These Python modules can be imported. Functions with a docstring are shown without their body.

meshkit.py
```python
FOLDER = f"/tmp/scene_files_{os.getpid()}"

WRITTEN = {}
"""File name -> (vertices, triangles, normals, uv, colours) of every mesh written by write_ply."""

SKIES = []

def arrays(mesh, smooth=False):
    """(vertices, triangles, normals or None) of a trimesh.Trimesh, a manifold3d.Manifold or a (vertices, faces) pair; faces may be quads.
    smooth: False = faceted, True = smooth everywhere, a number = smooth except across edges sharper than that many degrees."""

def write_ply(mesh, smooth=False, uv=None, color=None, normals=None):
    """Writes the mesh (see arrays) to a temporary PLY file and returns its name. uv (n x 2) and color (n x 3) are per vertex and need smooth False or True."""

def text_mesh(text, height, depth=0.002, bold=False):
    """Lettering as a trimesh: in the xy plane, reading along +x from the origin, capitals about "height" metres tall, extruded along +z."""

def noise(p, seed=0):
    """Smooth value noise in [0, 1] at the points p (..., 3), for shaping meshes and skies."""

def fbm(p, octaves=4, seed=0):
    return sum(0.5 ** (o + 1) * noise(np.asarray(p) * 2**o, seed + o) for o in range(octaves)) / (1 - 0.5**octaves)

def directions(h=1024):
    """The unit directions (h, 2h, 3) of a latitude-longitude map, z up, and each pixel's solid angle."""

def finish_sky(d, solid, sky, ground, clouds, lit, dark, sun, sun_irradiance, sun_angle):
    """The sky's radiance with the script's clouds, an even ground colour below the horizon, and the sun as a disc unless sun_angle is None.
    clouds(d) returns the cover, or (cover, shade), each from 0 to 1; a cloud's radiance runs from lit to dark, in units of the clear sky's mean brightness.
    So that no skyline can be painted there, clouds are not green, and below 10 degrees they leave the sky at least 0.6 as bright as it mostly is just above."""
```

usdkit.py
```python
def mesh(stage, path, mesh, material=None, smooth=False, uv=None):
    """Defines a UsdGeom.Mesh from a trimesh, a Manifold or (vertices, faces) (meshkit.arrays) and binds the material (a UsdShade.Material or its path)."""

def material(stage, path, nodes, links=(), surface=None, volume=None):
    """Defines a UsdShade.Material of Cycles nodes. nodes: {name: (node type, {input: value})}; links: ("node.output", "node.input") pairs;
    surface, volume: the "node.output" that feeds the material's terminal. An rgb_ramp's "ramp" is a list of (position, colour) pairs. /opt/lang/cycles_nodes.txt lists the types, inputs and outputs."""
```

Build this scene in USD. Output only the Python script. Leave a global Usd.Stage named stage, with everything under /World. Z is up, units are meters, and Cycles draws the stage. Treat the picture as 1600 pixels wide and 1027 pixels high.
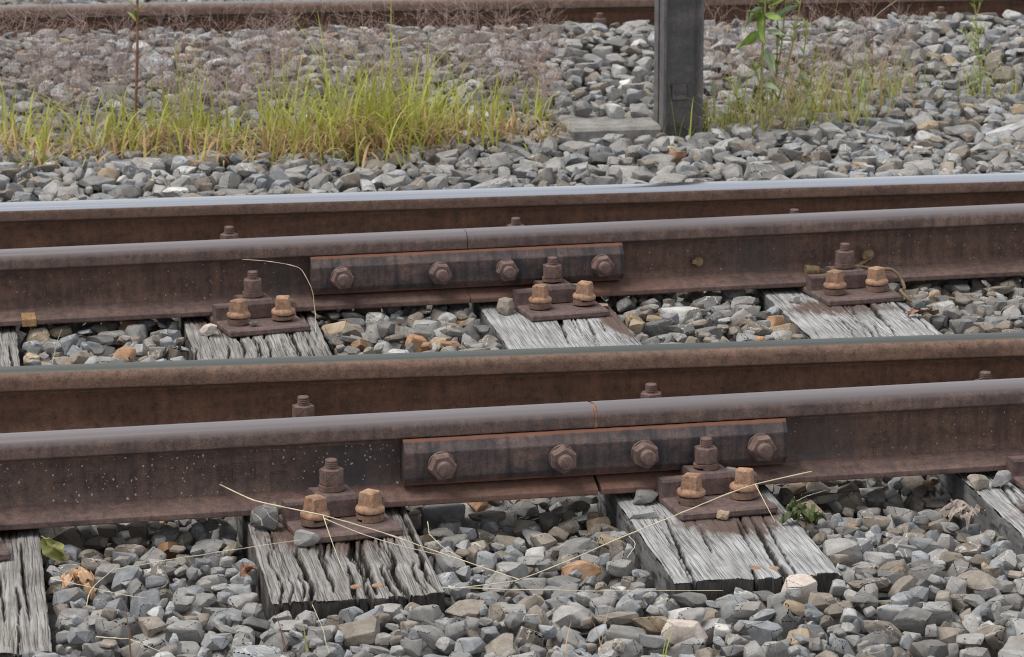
import math
import numpy as np
import trimesh
import shapely.geometry as sg
import meshkit
import usdkit
from scipy.spatial import HalfspaceIntersection
from pxr import Usd, UsdGeom, UsdLux, UsdShade, Gf, Sdf, Vt

stage = Usd.Stage.CreateInMemory()
UsdGeom.SetStageUpAxis(stage, UsdGeom.Tokens.z)
UsdGeom.SetStageMetersPerUnit(stage, 1.0)
UsdGeom.Xform.Define(stage, "/World")

# ------------------------------------------------------------------ camera
# z = 0 is the rail head level, x to the right, y away from the camera
F_PX, PITCH, EYE = 5577.3, 0.23139, np.array([0.0, 0.0, 1.520])
cam = UsdGeom.Camera.Define(stage, "/World/camera")
cam.CreateHorizontalApertureAttr(36.0)
cam.CreateVerticalApertureAttr(36.0 * 657 / 1024)
cam.CreateFocalLengthAttr(F_PX / 1600 * 36.0)
cam.CreateClippingRangeAttr(Gf.Vec2f(0.1, 500))
cam.CreateFStopAttr(18.0)
cam.CreateFocusDistanceAttr(6.25)
cam.CreateExposureAttr(1.14)
xf = UsdGeom.Xformable(cam)
xf.AddTranslateOp().Set(Gf.Vec3d(*EYE))
xf.AddRotateXOp().Set(90 - math.degrees(PITCH))

# ------------------------------------------------------------------ light
SUN_EL, SUN_AZ = math.radians(64), math.radians(-100)     # azimuth from +y towards +x; bright veiled sky high on the left
sun_dir = np.array([math.cos(SUN_EL) * math.sin(SUN_AZ), math.cos(SUN_EL) * math.cos(SUN_AZ), math.sin(SUN_EL)])
sun = UsdLux.DistantLight.Define(stage, "/World/sun")
sun.CreateIntensityAttr(0.40)
sun.CreateAngleAttr(40.0)
sun.CreateNormalizeAttr(True)
sun.CreateColorAttr(Gf.Vec3f(1.0, 0.955, 0.895))
zc = Gf.Vec3d(*sun_dir)
q = Gf.Rotation(Gf.Vec3d(0, 0, 1), zc)
UsdGeom.Xformable(sun).AddTransformOp().Set(Gf.Matrix4d(q, Gf.Vec3d(0, 0, 0)))
dome = UsdLux.DomeLight.Define(stage, "/World/sky")
dome.GetPrim().SetCustomDataByKey("kind", "structure")
SKY = usdkit.material(stage, "/World/Looks/sky", {
    "sky": ("sky_texture", {"sky_type": "single_scattering", "sun_disc": False, "sun_elevation": SUN_EL, "sun_rotation": SUN_AZ}),
    "tc": ("texture_coordinate", {}),
    "n": ("noise_texture", {"scale": 2.2, "detail": 6.0, "roughness": 0.55}),
    "r": ("rgb_ramp", {"ramp": [(0.0, (0.25,) * 3), (0.35, (0.55,) * 3), (0.65, (0.95,) * 3), (1.0, (1, 1, 1))]}),
    "m": ("mix_color", {"use_clamp": False, "b": (6.5, 6.45, 6.4)}),
    "bg": ("background_shader", {"strength": 0.072}),
}, [("tc.generated", "n.vector"), ("n.fac", "r.fac"), ("r.color", "m.fac"), ("sky.color", "m.a"), ("m.result", "bg.color")], surface="bg.background")
UsdShade.MaterialBindingAPI.Apply(dome.GetPrim()).Bind(SKY)

# ------------------------------------------------------------------ helpers
used = {}


def numbered(parent, name):
    k = (parent, name)
    n = used.get(k, 0)
    used[k] = n + 1
    return f"{parent}/{name}" + (f"_{n:03d}" if n else "")


def tag(p, label=None, cat=None, group=None, kind=None):
    p = p.GetPrim() if hasattr(p, "GetPrim") else p
    for k, v in (("label", label), ("category", cat), ("group", group), ("kind", kind)):
        if v:
            p.SetCustomDataByKey(k, v)
    return p


def thing(name, label=None, cat=None, loc=(0, 0, 0), rotz=0.0, group=None):
    x = UsdGeom.Xform.Define(stage, numbered("/World", name))
    x.AddTranslateOp().Set(Gf.Vec3d(*map(float, loc)))
    x.AddRotateZOp().Set(math.degrees(rotz))
    return tag(x, label, cat, group)


def obj(name, mesh, mat, parent=None, smooth=False, label=None, cat=None, group=None, kind=None):
    base = str(parent.GetPath()) if parent is not None else "/World"
    m = usdkit.mesh(stage, numbered(base, name), mesh, mat, smooth=smooth)
    tag(m, label, cat, group, kind)
    return m.GetPrim()


def again(root, name, label, loc, rotz=0.0, group=None):
    """another copy of a thing with all its parts"""
    x = UsdGeom.Xform.Define(stage, numbered("/World", name))
    p = x.GetPrim()
    p.GetReferences().AddInternalReference(root.GetPath())
    x.ClearXformOpOrder()
    x.AddTranslateOp().Set(Gf.Vec3d(*map(float, loc)))
    x.AddRotateZOp().Set(math.degrees(rotz))
    tag(x, label, None, group)
    p.SetInstanceable(True)
    return p


def primvar(prim, name, values):
    pv = UsdGeom.PrimvarsAPI(prim).CreatePrimvar(name, Sdf.ValueTypeNames.Color3fArray, "vertex")
    v = np.asarray(values, np.float32)
    pv.Set(Vt.Vec3fArray.FromNumpy(np.ascontiguousarray(np.stack([v, v, v], 1) if v.ndim == 1 else v)))


def cat_(ms):
    return trimesh.util.concatenate(ms)


def moved(m, t=(0, 0, 0), rz=0.0, R=None):
    m = m.copy()
    if R is not None:
        M = np.eye(4)
        M[:3, :3] = R
        m.apply_transform(M)
    if rz:
        m.apply_transform(trimesh.transformations.rotation_matrix(rz, [0, 0, 1]))
    m.apply_translation(t)
    return m


def tube(pts, rad, sides=6, caps=True):
    pts = np.asarray(pts, float)
    n = len(pts)
    rad = np.broadcast_to(np.asarray(rad, float), n)
    T = np.gradient(pts, axis=0)
    T /= np.maximum(np.linalg.norm(T, axis=1, keepdims=True), 1e-12)
    ref = np.array([0.0, 0, 1]) if abs(T[0, 2]) < 0.9 else np.array([1.0, 0, 0])
    V = []
    for i in range(n):
        a = np.cross(T[i], ref)
        a /= max(np.linalg.norm(a), 1e-9)
        b = np.cross(T[i], a)
        ref = np.cross(a, T[i]) if False else ref
        th = np.linspace(0, 2 * np.pi, sides, endpoint=False)
        V.append(pts[i] + rad[i] * (np.cos(th)[:, None] * a + np.sin(th)[:, None] * b))
    V = np.vstack(V)
    Fs = []
    for i in range(n - 1):
        for k in range(sides):
            a, b = i * sides + k, i * sides + (k + 1) % sides
            Fs += [(a, a + sides, b), (b, a + sides, b + sides)]
    if caps:
        V = np.vstack([V, pts[0], pts[-1]])
        for k in range(sides):
            Fs += [(k, (k + 1) % sides, n * sides), ((n - 1) * sides + (k + 1) % sides, (n - 1) * sides + k, n * sides + 1)]
    m = trimesh.Trimesh(V, np.array(Fs), process=False)
    return m


def spline(pts, n=24):
    """smooth curve through the points"""
    from scipy.interpolate import CubicSpline
    pts = np.asarray(pts, float)
    if len(pts) == 2:
        return pts[0] + np.linspace(0, 1, n)[:, None] * (pts[1] - pts[0])
    d = np.r_[0, np.cumsum(np.linalg.norm(np.diff(pts, axis=0), axis=1))]
    return CubicSpline(d, pts, bc_type="natural")(np.linspace(0, d[-1], n))


def lathe(profile, sides=32):
    """solid of revolution about z from (r, z) points, from the bottom axis point to the top one"""
    return trimesh.creation.revolve(np.asarray(profile, float), sections=sides)


def prism_x(poly, x0, x1, stations=2, cap=True):
    """sweeps the (y, z) outline along x"""
    poly = np.asarray(poly, float)
    n = len(poly)
    xs = np.linspace(x0, x1, stations)
    V = np.vstack([np.column_stack([np.full(n, x), poly]) for x in xs])
    Fs = []
    for i in range(stations - 1):
        for k in range(n):
            a, b = i * n + k, i * n + (k + 1) % n
            Fs += [(a, a + n, b), (b, a + n, b + n)]
    m = trimesh.Trimesh(V, np.array(Fs), process=False)
    if cap:
        v2, f2 = trimesh.creation.triangulate_polygon(sg.Polygon(poly), engine="earcut")
        ms = [m]
        for x, flip in ((x0, 1), (x1, 0)):
            ff = f2[:, ::-1] if flip else f2
            ms.append(trimesh.Trimesh(np.column_stack([np.full(len(v2), x), v2]), ff, process=False))
        m = cat_(ms)
        m.merge_vertices()
    m.fix_normals()
    return m


def rbox(sx, sy, sz, r=0.002):
    """box with chamfered edges, centred in x and y, standing on z = 0"""
    P = []
    for a in (-1, 1):
        for b in (-1, 1):
            for c in (-1, 1):
                for d in range(3):
                    p = np.array([a * sx / 2, b * sy / 2, c * sz / 2])
                    s = np.array([a, b, c]) * r
                    s[d] = 0
                    P.append(p - s)
    m = trimesh.convex.convex_hull(np.array(P))
    m.apply_translation((0, 0, sz / 2))
    return m


def at(px, py, z):
    """the point of the level z that the photograph's pixel (of 1600 x 1027) shows"""
    d = np.array([(px - 800) / F_PX, math.cos(PITCH) - (py - 513.5) / F_PX * math.sin(PITCH), -math.sin(PITCH) - (py - 513.5) / F_PX * math.cos(PITCH)])
    return EYE + d * (z - EYE[2]) / d[2]


def at_y(px, py, y):
    d = np.array([(px - 800) / F_PX, math.cos(PITCH) - (py - 513.5) / F_PX * math.sin(PITCH), -math.sin(PITCH) - (py - 513.5) / F_PX * math.cos(PITCH)])
    return EYE + d * y / d[1]


def project(P):
    P = np.asarray(P, float) - EYE
    zz = P @ np.array([0, math.cos(PITCH), -math.sin(PITCH)])
    uu = P @ np.array([0, math.sin(PITCH), math.cos(PITCH)])
    return np.stack([800 + F_PX * P[..., 0] / zz, 513.5 - F_PX * uu / zz, zz], -1)


RAIL = {1: (0.15188, 7.81306), 2: (0.21976, 7.38115), 3: (0.14458, 6.27502), 4: (0.21384, 5.86605), 5: (0.126, 10.893)}


def rail_pt(k, t, n, z):
    a, o = RAIL[k]
    return np.array([t * math.cos(a) - n * math.sin(a), o + t * math.sin(a) + n * math.cos(a), z])


# ------------------------------------------------------------------ materials
LK = "/World/Looks/"


def rust_material(name, dark, mid, light, rough=0.7, patch=(), specks=0.0, streak=1.0, steel=None, edge=None, bump=0.25, soot=0.35, metal=0.0, mottle=0.85):
    """rusted steel in the part's own frame: x along the rail, z up. steel = (z0, z1, colour, roughness): bare or polished metal above z1.
    edge = (z lists) of orange rust lines."""
    N = {
        "tc": ("texture_coordinate", {}),
        "mp": ("mapping", {"scale": (2.2, 9.0, 9.0)}),
        "n1": ("noise_texture", {"scale": 3.0, "detail": 8.0, "roughness": 0.62}),
        "r1": ("rgb_ramp", {"ramp": [(0.25, dark), (0.5, mid), (0.78, light)]}),
        "n2": ("noise_texture", {"scale": 420.0, "detail": 3.0, "roughness": 0.6}),
        "r2": ("rgb_ramp", {"ramp": [(0.3, (0.50,) * 3), (0.5, (1.0,) * 3), (0.72, (1.5, 1.38, 1.25))]}),
        "m2": ("mix_color", {"blend_type": "multiply", "fac": 0.75, "use_clamp": False}),
        "n5": ("noise_texture", {"scale": 75.0, "detail": 7.0, "roughness": 0.68}),
        "r5": ("rgb_ramp", {"ramp": [(0.32, (0.50, 0.48, 0.48)), (0.5, (1.0,) * 3), (0.66, (1.38, 1.26, 1.15))]}),
        "m5": ("mix_color", {"blend_type": "multiply", "fac": mottle, "use_clamp": False}),
        "mp3": ("mapping", {"scale": (60.0, 8.0, 7.0)}),
        "n3": ("noise_texture", {"scale": 1.0, "detail": 5.0, "roughness": 0.6}),
        "r3": ("rgb_ramp", {"ramp": [(0.42, (0, 0, 0)), (0.68, (1, 1, 1))]}),
        "f3": ("math", {"math_type": "multiply", "value2": soot * streak}),
        "m3": ("mix_color", {"b": (dark[0] * 0.55, dark[1] * 0.6, dark[2] * 0.72)}),
        "bp": ("bump", {"strength": bump, "distance": 0.0015}),
        "n4": ("noise_texture", {"scale": 160.0, "detail": 5.0, "roughness": 0.65}),
        "p": ("principled_bsdf", {"roughness": rough, "specular_ior_level": 0.35, "metallic": metal}),
    }
    L = [("tc.object", "mp.vector"), ("mp.vector", "n1.vector"), ("n1.fac", "r1.fac"), ("tc.object", "n2.vector"), ("n2.fac", "r2.fac"), ("r1.color", "m2.a"), ("r2.color", "m2.b"),
         ("tc.object", "mp3.vector"), ("mp3.vector", "n3.vector"), ("n3.fac", "r3.fac"), ("r3.color", "f3.value1"), ("f3.value", "m3.fac"), ("tc.object", "n5.vector"), ("n5.fac", "r5.fac"), ("m2.result", "m5.a"), ("r5.color", "m5.b"), ("m5.result", "m3.a"),
         ("tc.object", "n4.vector"), ("n4.fac", "bp.height"), ("bp.normal", "p.normal")]
    col = "m3.result"
    for i, (x0, sx, amt, c) in enumerate(patch):
        N |= {f"q{i}x": ("separate_xyz", {}), f"q{i}d": ("math", {"math_type": "subtract", "value2": x0}), f"q{i}a": ("math", {"math_type": "absolute"}), f"q{i}n": ("noise_texture", {"scale": 11.0, "detail": 8.0, "roughness": 0.7}), f"q{i}k": ("math", {"math_type": "multiply", "value2": 2.6}),
              f"q{i}b": ("math", {"math_type": "divide", "value2": sx}), f"q{i}s": ("math", {"math_type": "add"}), f"q{i}r": ("map_range", {"from_min": 1.15, "from_max": 2.6, "to_min": amt, "to_max": 0.0, "clamp": True}), f"q{i}m": ("mix_color", {"b": c})}
        L += [("tc.object", f"q{i}x.vector"), (f"q{i}x.x", f"q{i}d.value1"), (f"q{i}d.value", f"q{i}a.value1"), (f"q{i}a.value", f"q{i}b.value1"), ("tc.object", f"q{i}n.vector"), (f"q{i}n.fac", f"q{i}k.value1"), (f"q{i}k.value", f"q{i}s.value1"), (f"q{i}b.value", f"q{i}s.value2"), (f"q{i}s.value", f"q{i}r.value"), (f"q{i}r.result", f"q{i}m.fac"), (col, f"q{i}m.a")]
        col = f"q{i}m.result"
    if specks:
        N |= {"mpv": ("mapping", {"scale": (150.0, 115.0, 130.0), "rotation": (0, 0.5, 0)}),
              "nv": ("noise_texture", {"scale": 60.0, "detail": 2.0}),
              "av": ("vector_math", {"math_type": "multiply_add", "vector2": (1.3, 1.3, 1.3)}),
              "v": ("voronoi_texture", {"feature": "f1", "scale": 1.0}),
              "sv": ("separate_color", {}),
              "v2": ("math", {"math_type": "multiply_add", "value2": 0.30, "value3": -0.30 + 0.262 * min(specks, 1.0)}),
              "v3": ("math", {"math_type": "less_than"}),
              "nm": ("noise_texture", {"scale": 3.5, "detail": 2.0}),
              "rm": ("map_range", {"from_min": 0.30, "from_max": 0.55, "to_min": 0.0, "to_max": 1.0, "clamp": True}),
              "v4": ("math", {"math_type": "multiply"}),
              "v5": ("math", {"math_type": "multiply", "value2": 0.75}),
              "ms": ("mix_color", {"b": (0.50, 0.49, 0.46)})}
        L += [("tc.object", "nv.vector"), ("nv.color", "av.vector1"), ("tc.object", "mpv.vector"), ("mpv.vector", "av.vector3"), ("av.vector", "v.vector"), ("v.color", "sv.color"), ("sv.r", "v2.value1"), ("v.distance", "v3.value1"),
              ("v2.value", "v3.value2"), ("tc.object", "nm.vector"), ("nm.fac", "rm.value"), ("v3.value", "v4.value1"), ("rm.result", "v4.value2"), ("v4.value", "v5.value1"), ("v5.value", "ms.fac"), (col, "ms.a")]
        col = "ms.result"
    if edge:
        for i, (z0, w, c, amt) in enumerate(edge):
            N |= {f"e{i}x": ("separate_xyz", {}), f"e{i}d": ("math", {"math_type": "subtract", "value2": z0}), f"e{i}a": ("math", {"math_type": "absolute"}),
                  f"e{i}n": ("noise_texture", {"scale": 18.0, "detail": 4.0, "roughness": 0.7}),
                  f"e{i}w": ("math", {"math_type": "multiply", "value2": 2 * w}),
                  f"e{i}s": ("math", {"math_type": "divide"}),
                  f"e{i}r": ("map_range", {"from_min": 0.55, "from_max": 1.15, "to_min": amt, "to_max": 0.0, "clamp": True}),
                  f"e{i}m": ("mix_color", {"b": c})}
            L += [("tc.object", f"e{i}x.vector"), (f"e{i}x.z", f"e{i}d.value1"), (f"e{i}d.value", f"e{i}a.value1"), ("tc.object", f"e{i}n.vector"), (f"e{i}n.fac", f"e{i}w.value1"),
                  (f"e{i}a.value", f"e{i}s.value1"), (f"e{i}w.value", f"e{i}s.value2"), (f"e{i}s.value", f"e{i}r.value"), (f"e{i}r.result", f"e{i}m.fac"), (col, f"e{i}m.a")]
            col = f"e{i}m.result"
    surf = "p.BSDF"
    L.append((col, "p.base_color"))
    if steel:
        z0, z1, c, ro, met = steel[:5]
        band = steel[5] if len(steel) > 5 else 9.0        # the worn running band ends here across the head
        N |= {"sx": ("separate_xyz", {}), "sr": ("map_range", {"from_min": z0, "from_max": z1, "clamp": True}),
              "sn": ("noise_texture", {"scale": 1.0, "detail": 4.0}), "smp": ("mapping", {"scale": (1.5, 160.0, 160.0)}),
              "sa": ("math", {"math_type": "multiply_add", "value2": 0.0035, "value3": -0.00175}), "sad": ("math", {"math_type": "add"}),
              "src": ("map_range", {"from_min": 0.3, "from_max": 0.7, "to_min": ro * 0.8, "to_max": ro * 1.25, "clamp": True}),
              "sp": ("principled_bsdf", {"metallic": met, "base_color": c, "specular_ior_level": 0.5}), "mx": ("mix_closure", {})}
        N |= {"sy": ("math", {"math_type": "add"}), "syr": ("map_range", {"from_min": band, "from_max": band + 0.006, "to_min": 1.0, "to_max": 0.15, "clamp": True}), "syz": ("math", {"math_type": "multiply"})}
        L += [("sx.y", "sy.value1"), ("sa.value", "sy.value2"), ("sy.value", "syr.value"), ("sr.result", "syz.value1"), ("syr.result", "syz.value2")]
        L += [("tc.object", "sx.vector"), ("tc.object", "smp.vector"), ("smp.vector", "sn.vector"), ("sn.fac", "sa.value1"), ("sx.z", "sad.value1"), ("sa.value", "sad.value2"), ("sad.value", "sr.value"),
              ("syz.value", "mx.fac"), ("sn.fac", "src.value"), ("src.result", "sp.roughness"), ("p.BSDF", "mx.closure1"), ("sp.BSDF", "mx.closure2")]
        surf = "mx.closure"
    return usdkit.material(stage, LK + name, N, L, surface=surf)


ORANGE = (0.26, 0.085, 0.03)
M_HEAD_POLISH = rust_material("polished_head", (0.085, 0.051, 0.040), (0.13, 0.082, 0.064), (0.17, 0.11, 0.085), steel=(-0.0125, -0.0105, (0.46, 0.48, 0.52), 0.17, 1.0, 0.012), soot=0.15)
M_HEAD_DULL = rust_material("dull_head", (0.095, 0.058, 0.042), (0.145, 0.090, 0.067), (0.195, 0.125, 0.094), steel=(-0.0050, -0.0020, (0.105, 0.112, 0.102), 0.48, 1.0), soot=0.12)
M_HEAD_RUSTY = rust_material("rusty_head", (0.075, 0.052, 0.046), (0.125, 0.086, 0.075), (0.185, 0.128, 0.105), steel=(-0.0170, -0.0050, (0.15, 0.131, 0.134), 0.38, 0.45), soot=0.6, bump=0.3)
M_HEAD_FAR = rust_material("far_head", (0.10, 0.064, 0.052), (0.15, 0.10, 0.08), (0.18, 0.12, 0.10), steel=(-0.004, -0.002, (0.22, 0.215, 0.21), 0.4, 1.0), soot=0.1)
M_WEB = rust_material("rusty_web", (0.072, 0.043, 0.034), (0.112, 0.068, 0.053), (0.165, 0.098, 0.070), patch=[(0.53, 0.09, 0.75, (0.040, 0.038, 0.042)), (-0.50, 0.07, 0.7, (0.040, 0.038, 0.042))], specks=0.7, soot=0.6)
M_WEB_SPECK = rust_material("flecked_web", (0.070, 0.046, 0.039), (0.105, 0.070, 0.059), (0.140, 0.094, 0.077), patch=[(-0.27, 0.10, 0.8, (0.040, 0.038, 0.042))], specks=1.0, soot=0.55)
M_WEB_BROWN = rust_material("brown_web", (0.080, 0.041, 0.027), (0.125, 0.066, 0.042), (0.18, 0.100, 0.06), specks=0.25, soot=0.4)
M_FOOT = rust_material("rusty_foot", (0.078, 0.051, 0.045), (0.118, 0.078, 0.069), (0.165, 0.108, 0.090), patch=[(0.05, 0.33, 0.45, (0.17, 0.075, 0.04))], specks=0.2, soot=0.35)
M_PLATE = rust_material("fishplate_steel", (0.028, 0.026, 0.030), (0.075, 0.056, 0.054), (0.175, 0.108, 0.085), soot=0.85, specks=0.12, edge=[(-0.0375, 0.0040, (0.22, 0.085, 0.045), 0.65), (-0.117, 0.005, (0.17, 0.065, 0.035), 0.7)])
M_BOLT = rust_material("bolt_steel", (0.080, 0.053, 0.048), (0.125, 0.083, 0.075), (0.18, 0.122, 0.104), soot=0.15, bump=0.3)
M_BASE = rust_material("base_plate_steel", (0.075, 0.052, 0.050), (0.115, 0.080, 0.075), (0.16, 0.108, 0.092), soot=0.25, bump=0.3)
M_LAG = rust_material("orange_rust", (0.155, 0.088, 0.055), (0.275, 0.168, 0.110), (0.41, 0.285, 0.205), soot=0.12, rough=0.85, bump=0.35)
M_WASHER = rust_material("washer_steel", (0.10, 0.062, 0.050), (0.145, 0.092, 0.074), (0.20, 0.125, 0.09), soot=0.2)
M_GAP = rust_material("fresh_rust", (0.11, 0.055, 0.035), (0.20, 0.105, 0.065), (0.36, 0.24, 0.16), soot=0.1, rough=0.9)
M_POST = rust_material("post_steel", (0.070, 0.070, 0.074), (0.115, 0.112, 0.114), (0.19, 0.172, 0.155), soot=0.3, rough=0.5, mottle=0.3)
M_BRONZE = rust_material("weathered_copper", (0.10, 0.075, 0.045), (0.17, 0.12, 0.07), (0.26, 0.17, 0.09), soot=0.3, rough=0.6)
M_CLIPIRON = rust_material("clip_rust", (0.20, 0.12, 0.06), (0.28, 0.17, 0.085), (0.36, 0.23, 0.12), soot=0.2)

TONES = {
    "blue-grey": [(0.155, 0.163, 0.172), (0.228, 0.238, 0.249), (0.33, 0.34, 0.348)],
    "grey": [(0.16, 0.156, 0.150), (0.235, 0.229, 0.219), (0.32, 0.312, 0.298)],
    "pale grey": [(0.25, 0.25, 0.248), (0.34, 0.338, 0.33), (0.44, 0.435, 0.425)],
    "dark grey": [(0.085, 0.083, 0.082), (0.13, 0.128, 0.125), (0.19, 0.185, 0.178)],
    "brown-grey": [(0.135, 0.115, 0.095), (0.205, 0.178, 0.15), (0.29, 0.255, 0.215)],
    "tan": [(0.22, 0.165, 0.11), (0.32, 0.25, 0.175), (0.42, 0.34, 0.25)],
    "rusty orange": [(0.21, 0.105, 0.055), (0.32, 0.185, 0.105), (0.42, 0.28, 0.18)],
    "whitish": [(0.34, 0.335, 0.32), (0.46, 0.45, 0.43), (0.58, 0.57, 0.54)],
    "pinkish white": [(0.37, 0.31, 0.27), (0.48, 0.42, 0.37), (0.56, 0.50, 0.45)],
}


def stone_material(name, cols, vein=0.5):
    N = {
        "tc": ("texture_coordinate", {}), "oi": ("object_info", {}),
        "ofs": ("vector_math", {"math_type": "scale", "vector1": (37.0, 19.0, 53.0)}),
        "add": ("vector_math", {"math_type": "add"}),
        "n1": ("noise_texture", {"scale": 38.0, "detail": 7.0, "roughness": 0.62, "distortion": 0.4}),
        "r1": ("rgb_ramp", {"ramp": [(0.30, cols[0]), (0.5, cols[1]), (0.72, cols[2])]}),
        "val": ("map_range", {"from_min": 0.0, "from_max": 1.0, "to_min": 0.66, "to_max": 1.14}),
        "hs": ("hsv", {"hue": 0.5, "saturation": 1.0, "fac": 1.0}),
        "n2": ("noise_texture", {"scale": 420.0, "detail": 3.0, "roughness": 0.7}),
        "r2": ("rgb_ramp", {"ramp": [(0.28, (0.70,) * 3), (0.5, (1,) * 3), (0.75, (1.22,) * 3)]}),
        "m2": ("mix_color", {"blend_type": "multiply", "fac": 0.8, "use_clamp": False}),
        "nv": ("noise_texture", {"scale": 16.0, "detail": 3.0, "roughness": 0.5, "distortion": 1.2}),
        "va": ("math", {"math_type": "subtract", "value2": 0.5}), "vb": ("math", {"math_type": "absolute"}),
        "vr": ("map_range", {"from_min": 0.0, "from_max": 0.012, "to_min": 0.8, "to_max": 0.0, "clamp": True}),
        "wn": ("white_noise_texture", {"dimensions": "1D"}), "vt": ("math", {"math_type": "less_than", "value2": vein}),
        "vm": ("math", {"math_type": "multiply"}),
        "mv": ("mix_color", {"b": (0.55, 0.54, 0.52)}),
        "nd": ("noise_texture", {"scale": 22.0, "detail": 4.0, "roughness": 0.6}),
        "rd": ("rgb_ramp", {"ramp": [(0.52, (0, 0, 0)), (0.75, (0.55,) * 3)]}),
        "md": ("mix_color", {"b": (0.20, 0.165, 0.125)}),
        "nb": ("noise_texture", {"scale": 130.0, "detail": 6.0, "roughness": 0.68}),
        "bp": ("bump", {"strength": 0.38, "distance": 0.0022}),
        "p": ("principled_bsdf", {"roughness": 0.82, "specular_ior_level": 0.3}),
    }
    L = [("oi.random", "ofs.scale"), ("tc.object", "add.vector1"), ("ofs.vector", "add.vector2"), ("add.vector", "n1.vector"), ("n1.fac", "r1.fac"), ("oi.random", "val.value"), ("val.result", "hs.value"), ("r1.color", "hs.color"),
         ("add.vector", "n2.vector"), ("n2.fac", "r2.fac"), ("hs.color", "m2.a"), ("r2.color", "m2.b"),
         ("add.vector", "nv.vector"), ("nv.fac", "va.value1"), ("va.value", "vb.value1"), ("vb.value", "vr.value"), ("oi.random", "wn.w"), ("wn.value", "vt.value1"), ("vr.result", "vm.value1"), ("vt.value", "vm.value2"),
         ("vm.value", "mv.fac"), ("m2.result", "mv.a"), ("add.vector", "nd.vector"), ("nd.fac", "rd.fac"), ("rd.color", "md.fac"), ("mv.result", "md.a"), ("md.result", "p.base_color"),
         ("add.vector", "nb.vector"), ("nb.fac", "bp.height"), ("bp.normal", "p.normal")]
    return usdkit.material(stage, LK + name, N, L, surface="p.BSDF")


M_STONE = {t: stone_material("stone_" + t.replace(" ", "_").replace("-", "_"), c, 0.22 if t not in ("tan", "rusty orange", "pinkish white", "whitish") else 0.08) for t, c in TONES.items()}


def simple(name, c, rough=0.8, var=0.25, scale=60.0, translucent=0.0, spec=0.3):
    N = {"tc": ("texture_coordinate", {}), "n": ("noise_texture", {"scale": scale, "detail": 5.0, "roughness": 0.6}),
         "r": ("rgb_ramp", {"ramp": [(0.28, tuple(x * (1 - var) for x in c)), (0.72, tuple(x * (1 + var) for x in c))]}),
         "p": ("principled_bsdf", {"roughness": rough, "specular_ior_level": spec})}
    L = [("tc.object", "n.vector"), ("n.fac", "r.fac"), ("r.color", "p.base_color")]
    surf = "p.BSDF"
    if translucent:
        N |= {"t": ("translucent_bsdf", {}), "m": ("mix_closure", {"fac": translucent})}
        L += [("r.color", "t.color"), ("p.BSDF", "m.closure1"), ("t.BSDF", "m.closure2")]
        surf = "m.closure"
    return usdkit.material(stage, LK + name, N, L, surface=surf)


def blade_material(name, ramp, translucent=0.27):
    N = {"g": ("geometry", {}), "r": ("rgb_ramp", {"ramp": ramp}), "p": ("principled_bsdf", {"roughness": 0.55, "specular_ior_level": 0.35}), "t": ("translucent_bsdf", {}), "m": ("mix_closure", {"fac": translucent})}
    L = [("g.random_per_island", "r.fac"), ("r.color", "p.base_color"), ("r.color", "t.color"), ("p.BSDF", "m.closure1"), ("t.BSDF", "m.closure2")]
    return usdkit.material(stage, LK + name, N, L, surface="m.closure")


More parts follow.
